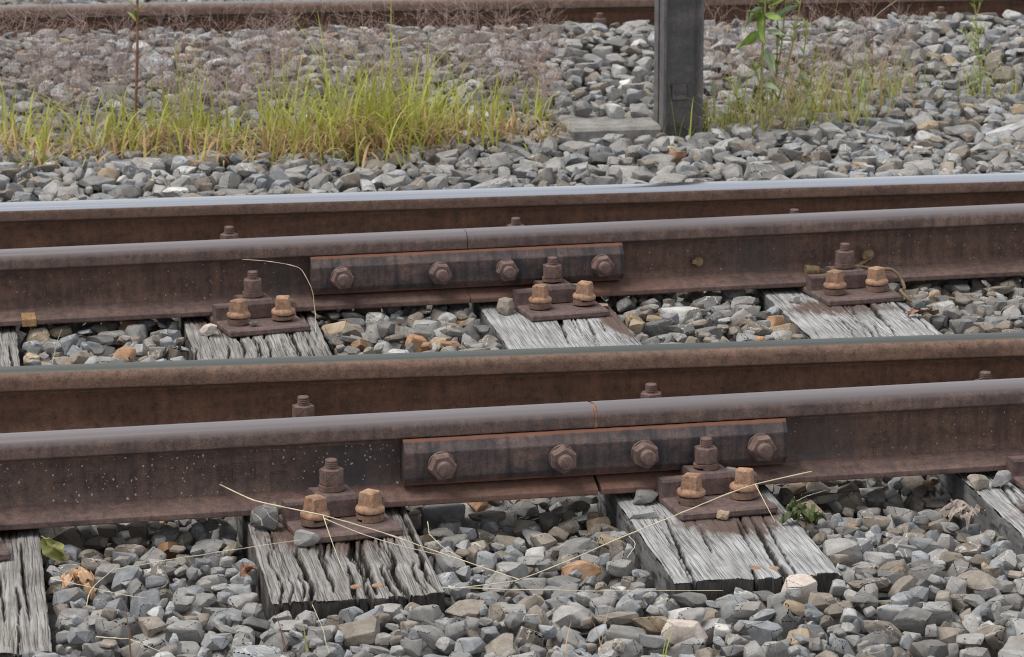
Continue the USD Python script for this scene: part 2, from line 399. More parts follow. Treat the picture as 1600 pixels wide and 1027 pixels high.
M_GRASS = blade_material("grass_blades", [(0.0, (0.36, 0.38, 0.07)), (0.16, (0.49, 0.47, 0.12)), (0.36, (0.56, 0.50, 0.15)), (0.54, (0.60, 0.47, 0.20)), (0.76, (0.62, 0.41, 0.23)), (0.88, (0.54, 0.35, 0.30)), (1.0, (0.68, 0.58, 0.42))])
M_DRYBLADE = blade_material("dry_blades", [(0.0, (0.40, 0.28, 0.14)), (0.5, (0.50, 0.38, 0.22)), (1.0, (0.56, 0.46, 0.32))])
M_LITTER = blade_material("leaf_litter", [(0.0, (0.13, 0.09, 0.055)), (0.5, (0.24, 0.16, 0.09)), (1.0, (0.36, 0.27, 0.17))], 0.15)
M_HAZE = blade_material("seed_heads", [(0.0, (0.26, 0.16, 0.15)), (0.5, (0.40, 0.27, 0.23)), (1.0, (0.56, 0.42, 0.30))], 0.3)
M_WEED = blade_material("weed_leaves", [(0.0, (0.28, 0.34, 0.09)), (0.5, (0.42, 0.44, 0.15)), (1.0, (0.54, 0.50, 0.24))])
M_WEEDSTEM = simple("weed_stem", (0.34, 0.33, 0.12), 0.6, 0.3, 30, 0.2)
M_REDSTEM = simple("reddish_stem", (0.20, 0.10, 0.065), 0.65, 0.35, 30, 0.1)
M_BROADLEAF = simple("broad_leaf", (0.36, 0.49, 0.14), 0.5, 0.3, 40, 0.35)
M_BLUELEAF = simple("bluish_leaf", (0.34, 0.44, 0.27), 0.5, 0.25, 40, 0.3)
M_FERN = blade_material("feathery_leaves", [(0.0, (0.09, 0.17, 0.03)), (1.0, (0.19, 0.28, 0.05))])
M_BUD = simple("buds", (0.48, 0.46, 0.34), 0.8, 0.2)
M_STRAW = simple("straw", (0.60, 0.53, 0.38), 0.6, 0.2, 90, 0.15)
M_GREYSTRAW = simple("grey_straw", (0.42, 0.38, 0.32), 0.7, 0.2, 90)
M_YLEAF = simple("yellow_green_leaf", (0.40, 0.40, 0.15), 0.55, 0.3, 45, 0.3)
M_GLEAF = simple("fallen_green_leaf", (0.10, 0.125, 0.05), 0.55, 0.4, 45, 0.3)
M_DLEAF = simple("dry_leaf", (0.60, 0.40, 0.25), 0.75, 0.3, 45, 0.25)
M_BLEAF = simple("brown_leaf", (0.26, 0.14, 0.09), 0.7, 0.35, 45, 0.15)
M_GREYLEAF = simple("withered_leaf", (0.34, 0.28, 0.25), 0.8, 0.45, 70, 0.15)
M_CONCRETE = usdkit.material(stage, LK + "concrete", {
    "tc": ("texture_coordinate", {}), "n": ("noise_texture", {"scale": 26.0, "detail": 9.0, "roughness": 0.7}),
    "r": ("rgb_ramp", {"ramp": [(0.3, (0.12, 0.115, 0.106)), (0.5, (0.19, 0.184, 0.172)), (0.72, (0.28, 0.272, 0.256))]}),
    "v": ("voronoi_texture", {"scale": 110.0}), "vr": ("map_range", {"from_min": 0.0, "from_max": 0.35, "to_min": 0.62, "to_max": 1.0, "clamp": True}),
    "m": ("mix_color", {"blend_type": "multiply", "fac": 0.8}), "b": ("bump", {"strength": 0.6, "distance": 0.004}), "p": ("principled_bsdf", {"roughness": 0.9})},
    [("tc.object", "n.vector"), ("n.fac", "r.fac"), ("tc.object", "v.vector"), ("v.distance", "vr.value"), ("r.color", "m.a"), ("vr.result", "m.b"), ("m.result", "p.base_color"), ("n.fac", "b.height"), ("b.normal", "p.normal")], surface="p.BSDF")
M_GROUND = usdkit.material(stage, LK + "ground_gravel", {
    "g": ("geometry", {}), "v": ("voronoi_texture", {"scale": 38.0}), "s": ("hsv", {"saturation": 0.12, "value": 0.28, "fac": 1.0, "hue": 0.5}),
    "m": ("mix_color", {"fac": 0.7, "b": (0.085, 0.075, 0.065)}), "b": ("bump", {"strength": 0.8, "distance": 0.02, "invert": True}), "p": ("principled_bsdf", {"roughness": 0.95})},
    [("g.position", "v.vector"), ("v.color", "s.color"), ("s.color", "m.a"), ("m.result", "p.base_color"), ("v.distance", "b.height"), ("b.normal", "p.normal")], surface="p.BSDF")


def wood_material(name, pale, mid, dark, stain_c=(0.075, 0.042, 0.030)):
    N = {
        "tc": ("texture_coordinate", {}),
        "w": ("noise_texture", {"scale": 7.0, "detail": 3.0}), "wm": ("vector_math", {"math_type": "multiply_add", "vector2": (0.0, 0.012, 0.0)}),
        "mp": ("mapping", {"scale": (5.0, 170.0, 40.0)}),
        "n1": ("noise_texture", {"scale": 1.0, "detail": 6.0, "roughness": 0.65}),
        "r1": ("rgb_ramp", {"ramp": [(0.20, dark), (0.38, mid), (0.56, pale), (0.8, tuple(min(x * 1.25, 0.75) for x in pale))]}),
        "mp2": ("mapping", {"scale": (7.0, 420.0, 60.0)}),
        "n2": ("noise_texture", {"scale": 1.0, "detail": 3.0, "roughness": 0.6}),
        "r2": ("rgb_ramp", {"ramp": [(0.37, (0.12, 0.115, 0.11)), (0.46, (0.85,) * 3), (0.60, (1.12,) * 3)]}),
        "m2": ("mix_color", {"blend_type": "multiply", "fac": 0.85, "use_clamp": False}),
        "n3": ("noise_texture", {"scale": 9.0, "detail": 5.0, "roughness": 0.6}),
        "r3": ("rgb_ramp", {"ramp": [(0.35, (0.55, 0.53, 0.5)), (0.6, (1.0,) * 3)]}),
        "m3": ("mix_color", {"blend_type": "multiply", "fac": 0.8}),
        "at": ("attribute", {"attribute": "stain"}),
        "ns": ("noise_texture", {"scale": 34.0, "detail": 6.0, "roughness": 0.7}), "mps": ("mapping", {"scale": (0.45, 1.6, 1.0)}),
        "sm": ("math", {"math_type": "multiply_add", "value2": 1.0, "value3": -0.52}), "sa": ("math", {"math_type": "add"}),
        "sr": ("map_range", {"from_min": 0.35, "from_max": 0.6, "to_min": 0.0, "to_max": 0.88, "clamp": True}),
        "ms": ("mix_color", {"b": stain_c}),
        "ct": ("attribute", {"attribute": "dark_mask"}), "mt": ("mix_color", {"b": (0.030, 0.026, 0.023)}),  # mixes towards near-black by the per-vertex mask
        "ba": ("math", {"math_type": "add"}), "bp": ("bump", {"strength": 0.8, "distance": 0.0025}),
        "p": ("principled_bsdf", {"roughness": 0.86, "specular_ior_level": 0.25}),
    }
    L = [("tc.object", "w.vector"), ("w.color", "wm.vector1"), ("tc.object", "wm.vector3"), ("wm.vector", "mp.vector"), ("mp.vector", "n1.vector"), ("n1.fac", "r1.fac"), ("wm.vector", "mp2.vector"), ("mp2.vector", "n2.vector"), ("n2.fac", "r2.fac"),
         ("r1.color", "m2.a"), ("r2.color", "m2.b"), ("tc.object", "n3.vector"), ("n3.fac", "r3.fac"), ("m2.result", "m3.a"), ("r3.color", "m3.b"),
         ("tc.object", "mps.vector"), ("mps.vector", "ns.vector"), ("ns.fac", "sm.value1"), ("at.fac", "sa.value1"), ("sm.value", "sa.value2"), ("sa.value", "sr.value"), ("sr.result", "ms.fac"), ("m3.result", "ms.a"),
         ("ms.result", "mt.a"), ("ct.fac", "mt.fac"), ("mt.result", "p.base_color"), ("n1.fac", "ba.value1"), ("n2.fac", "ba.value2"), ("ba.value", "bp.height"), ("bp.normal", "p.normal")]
    return usdkit.material(stage, LK + name, N, L, surface="p.BSDF")


M_WOOD_BROWN = wood_material("wood_brown_grey", (0.29, 0.28, 0.27), (0.19, 0.181, 0.172), (0.08, 0.074, 0.068))
M_WOOD_SILVER = wood_material("wood_silver", (0.375, 0.38, 0.384), (0.26, 0.262, 0.262), (0.085, 0.066, 0.062))

# ------------------------------------------------------------------ ground level of the ballast


def rail_n(k, x, y):
    a, o = RAIL[k]
    return -x * math.sin(a) + (y - o) * math.cos(a)


def smooth(a, b, v):
    t = np.clip((v - a) / (b - a), 0, 1)
    return t * t * (3 - 2 * t)


def ballast_z(x, y):
    """mean level of the ballast surface"""
    n4, n2, n1, n5 = (rail_n(k, x, y) for k in (4, 2, 1, 5))
    z = np.full(np.shape(x), -0.178)
    z = z - 0.028 * np.exp(-((n4 + 0.02) / 0.2) ** 2)             # scooped out under the near rail
    z = z - 0.030 * np.exp(-((x - 0.02) / 0.12) ** 2 - ((y - 5.62) / 0.28) ** 2)   # beside the near sleeper
    z = z - 0.030 * np.exp(-((x - 0.68) / 0.14) ** 2 - ((y - 5.75) / 0.25) ** 2)
    z = z + 0.012 * np.exp(-((x - 0.50) / 0.12) ** 2 - ((y - 5.55) / 0.25) ** 2)
    z = z - 0.026 * np.exp(-((n4 + 0.43) / 0.10) ** 2) * np.exp(-((x - 0.30) / 0.30) ** 2)   # low before the sleepers' broken ends
    z = z - 0.018 * np.exp(-((n4 + 0.47) / 0.08) ** 2) * np.exp(-((x + 0.2) / 0.16) ** 2)
    z = z + 0.004 * smooth(-0.55, -0.8, n4)
    z = z - 0.004 * np.exp(-((n2 + 0.25) / 0.3) ** 2)
    z = z + 0.018 * smooth(0.2, 1.0, n1) + 0.075 * smooth(-1.25, -0.35, n5)
    z = z + 0.022 * (meshkit.fbm(np.stack([x * 3.3, y * 3.3, 0 * x], -1), 3, 5) - 0.5)
    return z


gx = np.concatenate([[-60, -20, -8], np.arange(-3.4, 3.41, 0.1), [8, 20, 60]])
gy = np.concatenate([[-40, -10, 0, 3], np.arange(4.0, 13.01, 0.1), [16, 25, 50, 90]])
GX, GY = np.meshgrid(gx, gy)
GZ = ballast_z(GX, GY) - 0.045
nx = len(gx)
idx = np.arange(len(gy) * nx).reshape(len(gy), nx)
gf = np.stack([idx[:-1, :-1].ravel(), idx[:-1, 1:].ravel(), idx[1:, 1:].ravel(), idx[1:, :-1].ravel()], 1)
obj("ground", (np.stack([GX, GY, GZ], -1).reshape(-1, 3), gf), M_GROUND, smooth=True, kind="structure")

# ------------------------------------------------------------------ rails
HEAD = [(0.0, 0.0), (0.010, -0.0003), (0.018, -0.0012), (0.0235, -0.0030), (0.0275, -0.0060), (0.0305, -0.0100), (0.0322, -0.0145), (0.0327, -0.019), (0.0328, -0.0315), (0.0318, -0.0340), (0.030, -0.0352), (0.020, -0.0385), (0.0120, -0.0425), (0.0092, -0.0465)]
WEB = [(0.0092, -0.0465), (0.0077, -0.053), (0.007, -0.060), (0.007, -0.098), (0.0080, -0.107), (0.0105, -0.1135), (0.0145, -0.1180)]
FOOT = [(0.0145, -0.1180), (0.021, -0.1205), (0.045, -0.1285), (0.0595, -0.1335), (0.0620, -0.1355), (0.0625, -0.138), (0.0625, -0.143), (0.0610, -0.145)]


def both(h):
    r = list(h)
    l = [(-a, b) for a, b in reversed(h) if a > 0]
    return r + l


HEAD_MESH, WEB_MESH, FOOT_MESH = both(HEAD), both(WEB), both(FOOT)


def rail(k, t0, t1, mats, label, group):
    a, o = RAIL[k]
    r = thing("rail", label, "rail", (0, o, 0), a, group)
    n = int((t1 - t0) / 0.25) + 2
    obj("head", prism_x(HEAD_MESH, t0, t1, n), mats[0], r, smooth=30)
    w = obj("web", prism_x(WEB_MESH, t0, t1, n, cap=True), mats[1], r, smooth=30)
    obj("foot", prism_x(FOOT_MESH, t0, t1, n), mats[2], r, smooth=30)
    return r, w


J4, J2 = 0.139, -0.103
GR = "rails of the two joining tracks"
rail(1, -5, 5, (M_HEAD_POLISH, M_WEB_BROWN, M_FOOT), "polished rail with bright silver top, just in front of the grassy ballast bank", GR)
rail(2, -5, J2 - 0.0007, (M_HEAD_RUSTY, M_WEB, M_FOOT), "rusty rail left of the upper joint, behind the cream stone and small rusty foot clip", GR)
rail(2, J2 + 0.0007, 5, (M_HEAD_RUSTY, M_WEB, M_FOOT), "rusty rail right of the upper joint, with the copper bond cable on its foot", GR)
rail(3, -5, 5, (M_HEAD_DULL, M_WEB_BROWN, M_FOOT), "brown rail with dull grey-green top, unjointed, between the two jointed rails", GR)
R4L, WEB4 = rail(4, -5, J4 - 0.0031, (M_HEAD_RUSTY, M_WEB_SPECK, M_FOOT), "nearest rail left of the lower joint, web with white flecks and raised lettering", GR)
rail(4, J4 + 0.0031, 5, (M_HEAD_RUSTY, M_WEB, M_FOOT), "nearest rail right of the lower joint, dark web with few flecks", GR)
rail(5, -5, 5, (M_HEAD_FAR, M_WEB_BROWN, M_FOOT), "far brown rail at the top of the picture, foot buried in ballast", GR)

# raised lettering on the web of the nearest rail
for ch, px in (("\u2014", 84), ("D", 131), ("O", 160), ("6", 200), ("3", 224), ("I", 262), ("V", 272), ("S", 313), ("B", 337), ("B", 361), ("I", 388), ("=", 424)):
    a, o = RAIL[4]
    # the point of the web's face plane (n = -0.007) that the letter starts at
    d = at(px, 740, 0) - EYE
    nrm = np.array([-math.sin(a), math.cos(a), 0])
    s = (np.dot(nrm, np.array([0, o, 0])) - 0.007 - np.dot(nrm, EYE)) / np.dot(nrm, d)
    P = EYE + d * s
    t = P[0] * math.cos(a) + (P[1] - o) * math.sin(a)
    if ch in "\u2014=":
        bars = [0.0] if ch == "\u2014" else [-0.006, 0.006]
        for b in bars:
            obj("raised_mark", moved(trimesh.creation.box((0.030, 0.0026, 0.0024)), (t + 0.015, -0.0075, -0.082 + b)), M_WEB_SPECK, WEB4)
        continue
    m = meshkit.text_mesh(ch, 0.0265, 0.0022)
    R = np.array([[1, 0, 0], [0, 0, -1.0], [0, 1, 0]])
    m = moved(m, R=R)
    obj("raised_letter", moved(m, (t, -0.0066, -0.095)), M_WEB_SPECK, WEB4)

# ------------------------------------------------------------------ fishplates
FP = [(-0.012, -0.0400), (-0.0325, -0.0364), (-0.0345, -0.0364), (-0.0508, -0.0560), (-0.0514, -0.0580), (-0.0514, -0.0990), (-0.0504, -0.1015), (-0.0370, -0.1160), (-0.0350, -0.1170), (-0.0160, -0.1140), (-0.0085, -0.1050), (-0.0085, -0.0530)]


def hexagon(af, h, cham=0.0022, rot=0.0):
    r = af / math.sqrt(3)
    P = []
    for z, rr in ((0, r * 0.985), (0.001, r), (h - cham, r), (h, r - 0.9 * cham)):
        for k in range(6):
            a = rot + k * math.pi / 3
            P.append((rr * math.cos(a), rr * math.sin(a), z))
    # round the crown between the corners, as nuts are chamfered by a cone
    hexm = trimesh.convex.convex_hull(np.array(P))
    return hexm


TO_FRONT = np.array([[1, 0, 0], [0, 0, -1.0], [0, 1, 0]])      # z of a bolt model towards the viewer's side (-y)
rng = np.random.default_rng(11)


def rough(m, amp, scale=120.0, sub=0.006, seed=0):
    v, f = trimesh.remesh.subdivide_to_size(m.vertices, m.faces, sub, max_iter=8)
    m = trimesh.Trimesh(v, f)
    n = m.vertex_normals
    m.vertices = m.vertices + n * ((meshkit.fbm(m.vertices * scale, 3, seed) - 0.5) * 2 * amp)[:, None]
    return m


def fishplate(k, j, label, holes, length=0.668, seed=0):
    a, o = RAIL[k]
    r = thing("fishplate", label, "fishplate", rail_pt(k, j, 0, 0), a, "fishplates bolted over the rail joints")
    bar = prism_x(FP, -length / 2, length / 2, 40)
    obj("bar", rough(bar, 0.0007, 90, 0.012, seed), M_PLATE, r, smooth=28)
    for i, h in enumerate(holes):
        rot = rng.uniform(0, 1.0)
        c = (h, -0.0514, -0.0785)
        wsh = lathe([(0, -0.001), (0.0225, -0.001), (0.0232, 0.001), (0.0232, 0.003), (0.0225, 0.004), (0, 0.004)], 28)
        nut = hexagon(0.0405, 0.021, 0.0032, rot)
        nut = moved(cat_([moved(wsh, R=TO_FRONT), moved(nut, (0, -0.004, 0), R=TO_FRONT)]), c)
        nb = obj("nut", rough(nut, 0.0004, 200, 0.006, i + seed), M_BOLT, r, smooth=32)
        end = lathe([(0, 0.02), (0.0128, 0.02), (0.0128, 0.0345), (0.0120, 0.0365), (0.0100, 0.0378), (0, 0.0384)], 26)
        obj("bolt_end", moved(moved(end, R=TO_FRONT), c), M_BOLT, nb, smooth=40)
    return r


fishplate(4, J4, "long rusty fishplate with four bolts across the joint of the nearest rail", (-0.272, -0.064, 0.079, 0.285), seed=3)
fishplate(2, J2, "long rusty fishplate with four bolts across the joint of the farther rusty rail", (-0.272, -0.064, 0.079, 0.285), seed=8)
# rust packed into the open joint of the nearest rail
obj("joint_filler", moved(prism_x([(p[0] * 0.96, p[1] * 0.985 - 0.0012) for p in HEAD_MESH], -0.0029, 0.0029, 2), rail_pt(4, J4, 0, 0), RAIL[4][0]), M_GAP, smooth=30,
    label="orange rusty end post filling the joint gap of the nearest rail", cat="joint filler")

# ------------------------------------------------------------------ sleepers
SL_Z = -0.1585
SLEEPERS = []                     # (near end centre, direction, width, length)


def sleeper(label, cx7, ang, width, y_end, mat, seed, ncrack, wav, slant=0.0, length=2.95, stains=(), jag=0.012, extra=(), relief=1.0):
    rg = np.random.default_rng(seed)
    d = np.array([math.sin(ang), math.cos(ang)])
    s_end = (y_end - 7) / d[1]
    c = np.array([cx7, 7.0]) + s_end * d
    us = np.concatenate([np.arange(0, 0.5, 0.0028), np.arange(0.5, 2.05, 0.0056), np.arange(2.05, length, 0.04)])
    ws = np.linspace(-width / 2, width / 2, 150)
    U, Wd = np.meshgrid(us, ws, indexing="ij")
    u0 = jag * (meshkit.fbm(np.stack([ws * 22, 0 * ws + seed, 0 * ws], -1), 3, seed) - 0.5) * 2
    # blocks of the end that broke off to different depths
    for _ in range(4):
        w0 = rg.uniform(-width / 2, width / 2)
        u0 = u0 + np.where(np.abs(ws - w0) < rg.uniform(0.012, 0.035), rg.uniform(-0.006, 0.012), 0)
    U = U + u0[None, :] * np.clip(1 - U / 0.12, 0, 1)
    warp = wav * (meshkit.noise(np.stack([U * 9, Wd * 9, 0 * U + seed], -1), seed) - 0.5) * 2 + 0.35 * wav * (meshkit.noise(np.stack([U * 34, Wd * 16, 0 * U], -1), seed + 1) - 0.5) * 2
    Wq = Wd + warp + slant * U
    Z = 0.004 * (meshkit.fbm(np.stack([U * 5, Wq * 14, 0 * U], -1), 3, seed + 2) - 0.5)
    g = meshkit.fbm(np.stack([U * 7, Wq * 170, 0 * U], -1), 3, seed + 3)
    Z -= 0.0036 * np.clip(0.53 - g, 0, 1) * 3 * relief
    deep = np.zeros_like(Z)
    for i in range(ncrack + len(extra)):
        w0 = rg.uniform(-width * 0.55, width * 0.55)
        a0 = rg.uniform(1.25, 1.95)
        ln = rg.lognormal(-1.25, 0.55)
        if i < ncrack // 2 and seed == 3 and i > 7:
            w0 *= 1.0
            a0 = rg.uniform(1.25, 1.9)
        elif i < ncrack // 2:
            a0 = rg.uniform(-0.22, 0.25)
        half = rg.uniform(0.0008, 0.0020) * (1.8 if i % 6 == 0 else 1.0)
        D = half * rg.uniform(5, 8)
        if i >= ncrack:
            w0, a0, ln, half = extra[i - ncrack]
            D = 0.022
        prof = np.clip(1 - ((U - a0 - ln / 2) / (ln / 2)) ** 2, 0, 1) ** 0.6
        wc = w0 + 0.3 * wav * (meshkit.noise(np.stack([U * 24 + i, 0 * U, 0 * U], -1), seed + 20 + i) - 0.5)
        dist = np.abs(Wq - wc) / np.maximum(half * prof * (0.6 + 0.8 * meshkit.noise(np.stack([U * 60, 0 * U + i, 0 * U], -1), 77 + i)), 1e-5)
        deep = np.maximum(deep, D * prof * np.clip(1.25 - dist, 0, 1) ** 0.7)
    Z -= np.minimum(deep, 0.024)
    edge = np.minimum(width / 2 - np.abs(Wd), 0.006) / 0.006
    Z -= 0.003 * (1 - edge) ** 2 * (0.6 + 0.8 * meshkit.noise(np.stack([U * 30, Wd * 3, 0 * U], -1), seed + 9))
    Z -= 0.002 * np.clip(1 - U / 0.006, 0, 1) ** 2
    # local frame: x along the sleeper from its near end, y across (to the left), z up
    st = np.zeros_like(Z)
    for (pu, pw, su, sw, amt) in stains:
        st = np.maximum(st, amt * np.exp(-((U - pu) / su) ** 2 - ((Wd - pw) / sw) ** 2))
    nu, nw = U.shape
    top = np.stack([U, Wd, Z], -1).reshape(-1, 3)
    dark_mask = np.clip(deep / 0.0035, 0, 1).reshape(-1) * 0.95  # top surface goes darker with crack depth
    stv = st.reshape(-1)
    I = np.arange(nu * nw).reshape(nu, nw)
    Fs = [np.stack([I[:-1, :-1].ravel(), I[1:, :-1].ravel(), I[1:, 1:].ravel(), I[:-1, 1:].ravel()], 1)]
    V, DM, ST = [top], [dark_mask], [stv]
    base = len(top)
    ring = np.concatenate([I[::-1, 0], I[0, 1:], I[1:, -1]])       # far left -> near left -> near right -> far right
    prev = ring
    for zz in (0.0012, 0.006, 0.02, 0.045, 0.08, 0.12, 0.15):
        P = top[ring].copy()
        amp = 0.0045
        nn = meshkit.fbm(np.stack([P[:, 0] * 26, P[:, 1] * 40, np.full(len(P), zz * 60)], -1), 3, seed + 5) - 0.5
        crk = np.minimum(deep.reshape(-1)[ring], 0.02) * np.clip(1 - zz / 0.1, 0, 1)
        onend = np.abs(P[:, 0] - u0.mean()) < 0.05
        side = np.sign(P[:, 1])
        isedge = np.abs(np.abs(P[:, 1]) - width / 2) < 1e-6
        P[:, 1] += np.where(isedge, side * (amp * nn * 2 - 0.0), 0)
        P[:, 0] += np.where(~isedge, amp * nn * 2 + crk * 0.7, 0)
        P[:, 2] = np.where(isedge | True, -zz + 0.3 * (top[ring][:, 2]) * (1 - zz / 0.15), 0)
        ids = base + np.arange(len(ring))
        Fs.append(np.stack([prev[:-1], ids[:-1], ids[1:], prev[1:]], 1)[:, ::-1])
        V.append(P)
        DM.append(np.where(onend, 0.88, 0.55))  # end face darkened most, long sides less
        ST.append(np.zeros(len(ring)))
        prev, base = ids, base + len(ring)
    V = np.vstack(V)
    Fq = np.vstack(Fs)
    p = obj("sleeper", (V, Fq), mat, smooth=True, label=label, cat="railway sleeper", group="wooden sleepers under the rails")
    # local x -> direction d, local y -> left of it
    M = Gf.Matrix4d(d[0], d[1], 0, 0, -d[1], d[0], 0, 0, 0, 0, 1, 0, c[0], c[1], SL_Z, 1)
    UsdGeom.Xformable(p).AddTransformOp().Set(M)
    primvar(p, "dark_mask", np.concatenate(DM))
    primvar(p, "stain", np.concatenate(ST))
    SLEEPERS.append((c, d, width, length))
    return c, d


S_ANG = -0.160
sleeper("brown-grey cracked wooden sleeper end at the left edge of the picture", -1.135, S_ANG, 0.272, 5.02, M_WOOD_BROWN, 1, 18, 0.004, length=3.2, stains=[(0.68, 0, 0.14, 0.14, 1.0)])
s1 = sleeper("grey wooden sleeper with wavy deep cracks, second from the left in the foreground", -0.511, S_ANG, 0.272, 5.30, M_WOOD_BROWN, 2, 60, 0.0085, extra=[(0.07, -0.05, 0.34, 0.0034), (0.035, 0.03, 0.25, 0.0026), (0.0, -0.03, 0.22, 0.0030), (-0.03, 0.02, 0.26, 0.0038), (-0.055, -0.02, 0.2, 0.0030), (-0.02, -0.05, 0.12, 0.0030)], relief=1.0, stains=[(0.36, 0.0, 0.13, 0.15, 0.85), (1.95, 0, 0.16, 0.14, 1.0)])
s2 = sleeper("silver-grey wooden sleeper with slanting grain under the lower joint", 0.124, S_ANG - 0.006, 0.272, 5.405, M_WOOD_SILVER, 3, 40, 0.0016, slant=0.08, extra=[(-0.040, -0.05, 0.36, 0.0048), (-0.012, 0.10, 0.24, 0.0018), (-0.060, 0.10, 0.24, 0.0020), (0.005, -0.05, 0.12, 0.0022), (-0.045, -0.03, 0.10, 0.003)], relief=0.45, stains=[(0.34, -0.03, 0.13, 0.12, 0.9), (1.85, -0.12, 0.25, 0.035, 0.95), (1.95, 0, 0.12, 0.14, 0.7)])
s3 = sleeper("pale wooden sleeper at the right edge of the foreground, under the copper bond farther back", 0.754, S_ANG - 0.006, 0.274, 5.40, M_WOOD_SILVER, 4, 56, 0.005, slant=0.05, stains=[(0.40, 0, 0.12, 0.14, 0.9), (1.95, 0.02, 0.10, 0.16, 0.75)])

# ------------------------------------------------------------------ rail fastenings
# frame: x along the rail, y away from the viewer, z = 0 at the plate's top; the clip bolt stands at the origin


def coil_washer(r, wire=0.0068, turns=1.75, seed=0):
    rg = np.random.default_rng(seed)
    n = 44
    th = np.linspace(0, turns * 2 * math.pi, n) + rg.uniform(0, 6)
    z = np.linspace(wire / 2, wire * 1.62, n)
    sec = np.array([(-0.5, -0.5), (0.5, -0.5), (0.5, 0.5), (-0.5, 0.5)]) * wire
    V = np.vstack([np.column_stack([(r - wire / 2 + sec[:, 0]) * math.cos(t), (r - wire / 2 + sec[:, 0]) * math.sin(t), zz + sec[:, 1] * 0.92]) for t, zz in zip(th, z)])
    Fs = []
    for i in range(n - 1):
        for k in range(4):
            a, b = i * 4 + k, i * 4 + (k + 1) % 4
            Fs += [(a, a + 4, b), (b, a + 4, b + 4)]
    Fs += [(0, 1, 2), (0, 2, 3)]
    e = (n - 1) * 4
    Fs += [(e, e + 2, e + 1), (e, e + 3, e + 2)]
    m = trimesh.Trimesh(V, np.array(Fs), process=False)
    m.fix_normals()
    return m


def threaded(r, z0, z1, pitch=0.0034):
    P = [(0, z0)]
    z = z0
    while z < z1 - 0.002:
        P += [(r, z), (r, z + pitch * 0.45), (r * 0.82, z + pitch * 0.7), (r * 0.82, z + pitch * 0.85)]
        z += pitch
    P += [(r, z1 - 0.0015), (r * 0.9, z1), (0, z1 + 0.0004)]
    return lathe(P, 24)


def lag_screw(parent, x, y, rot, seed):
    rg = np.random.default_rng(seed)
    body = lathe([(0, 0.0), (0.0225, 0.0005), (0.0245, 0.003), (0.0246, 0.0062), (0.0232, 0.0090), (0.0200, 0.0112), (0.0160, 0.0128), (0, 0.0140)], 30)
    P = []
    for z, h, rr in ((0.009, 0.0152, 0.0016), (0.0340, 0.0132, 0.0014), (0.0356, 0.0115, 0.0014)):
        for sx in (-1, 1):
            for sy in (-1, 1):
                P += [(sx * h, sy * (h - rr), z), (sx * (h - rr), sy * h, z)]
    head = trimesh.convex.convex_hull(np.array(P))
    tip = lathe([(0, 0.0343), (0.0085, 0.0355), (0.0070, 0.0363), (0, 0.0358)], 18)
    tilt = trimesh.transformations.rotation_matrix(rg.uniform(-0.05, 0.05), [1, 0, 0]) @ trimesh.transformations.rotation_matrix(rg.uniform(-0.05, 0.05), [0, 1, 0])
    m = rough(cat_([body, moved(cat_([head, tip]), rz=rot)]), 0.0004, 150, 0.005, seed)
    m.apply_transform(tilt)
    ls = obj("lag_screw", moved(m, (x, y, 0.0142)), M_LAG, parent, smooth=24)
    w = coil_washer(0.0235, 0.0072, seed=seed)
    obj("spring_washer", moved(w, (x, y, 0.0002)), M_WASHER, ls, smooth=30)


def fastening(label, loc, rotz, seed, group, plate_back=0.24):
    f = thing("rail_fastening", label, "rail fastening", loc, rotz, group)
    rg = np.random.default_rng(seed)
    pl = rbox(0.172, 0.125 + plate_back, 0.0135, 0.003)
    obj("base_plate", rough(moved(pl, (0, (plate_back - 0.125) / 2, -0.0135)), 0.0005, 80, 0.012, seed), M_BASE, f, smooth=30)
    # rib beside the rail foot: two stubs, left and right of the clip
    for sx in (-1, 1):
        rb = prism_x([(-0.024, 0.0), (-0.022, 0.006), (-0.0205, 0.026), (-0.018, 0.030), (0.004, 0.030), (0.007, 0.027), (0.007, 0.0)], -0.026, 0.026, 6)
        obj("rib", rough(moved(rb, (sx * 0.0595, 0, -0.001)), 0.0006, 90, 0.008, seed + sx), M_BASE, f, smooth=28)
    cl = prism_x([(-0.034, 0.002), (-0.0345, 0.030), (-0.031, 0.0375), (-0.026, 0.0395), (0.026, 0.0395), (0.036, 0.034), (0.036, 0.019), (0.012, 0.022), (0.008, 0.002)], -0.0325, 0.0325, 6)
    obj("clip", rough(cl, 0.0007, 90, 0.008, seed + 3), M_BASE, f, smooth=28)
    nt = hexagon(0.0350, 0.0265, 0.0012, rg.uniform(0, 1.05))
    nt = obj("nut", rough(moved(nt, (0, 0, 0.0395 + 0.0108)), 0.0004, 180, 0.006, seed), M_BOLT, f, smooth=24)
    obj("washer", moved(coil_washer(0.0215, 0.0058, 1.7, seed + 5), (0, 0, 0.0397)), M_WASHER, nt, smooth=30)
    obj("threaded_stud", moved(threaded(0.0104, 0, 0.0165), (0, 0, 0.0395 + 0.0368)), M_BOLT, nt, smooth=25)
    for i, sx in enumerate((-1, 1)):
        lag_screw(f, sx * 0.0475 + rg.uniform(-0.002, 0.002), -0.064 + rg.uniform(-0.003, 0.003), rg.uniform(0.35, 1.2), seed * 7 + i)
    return f


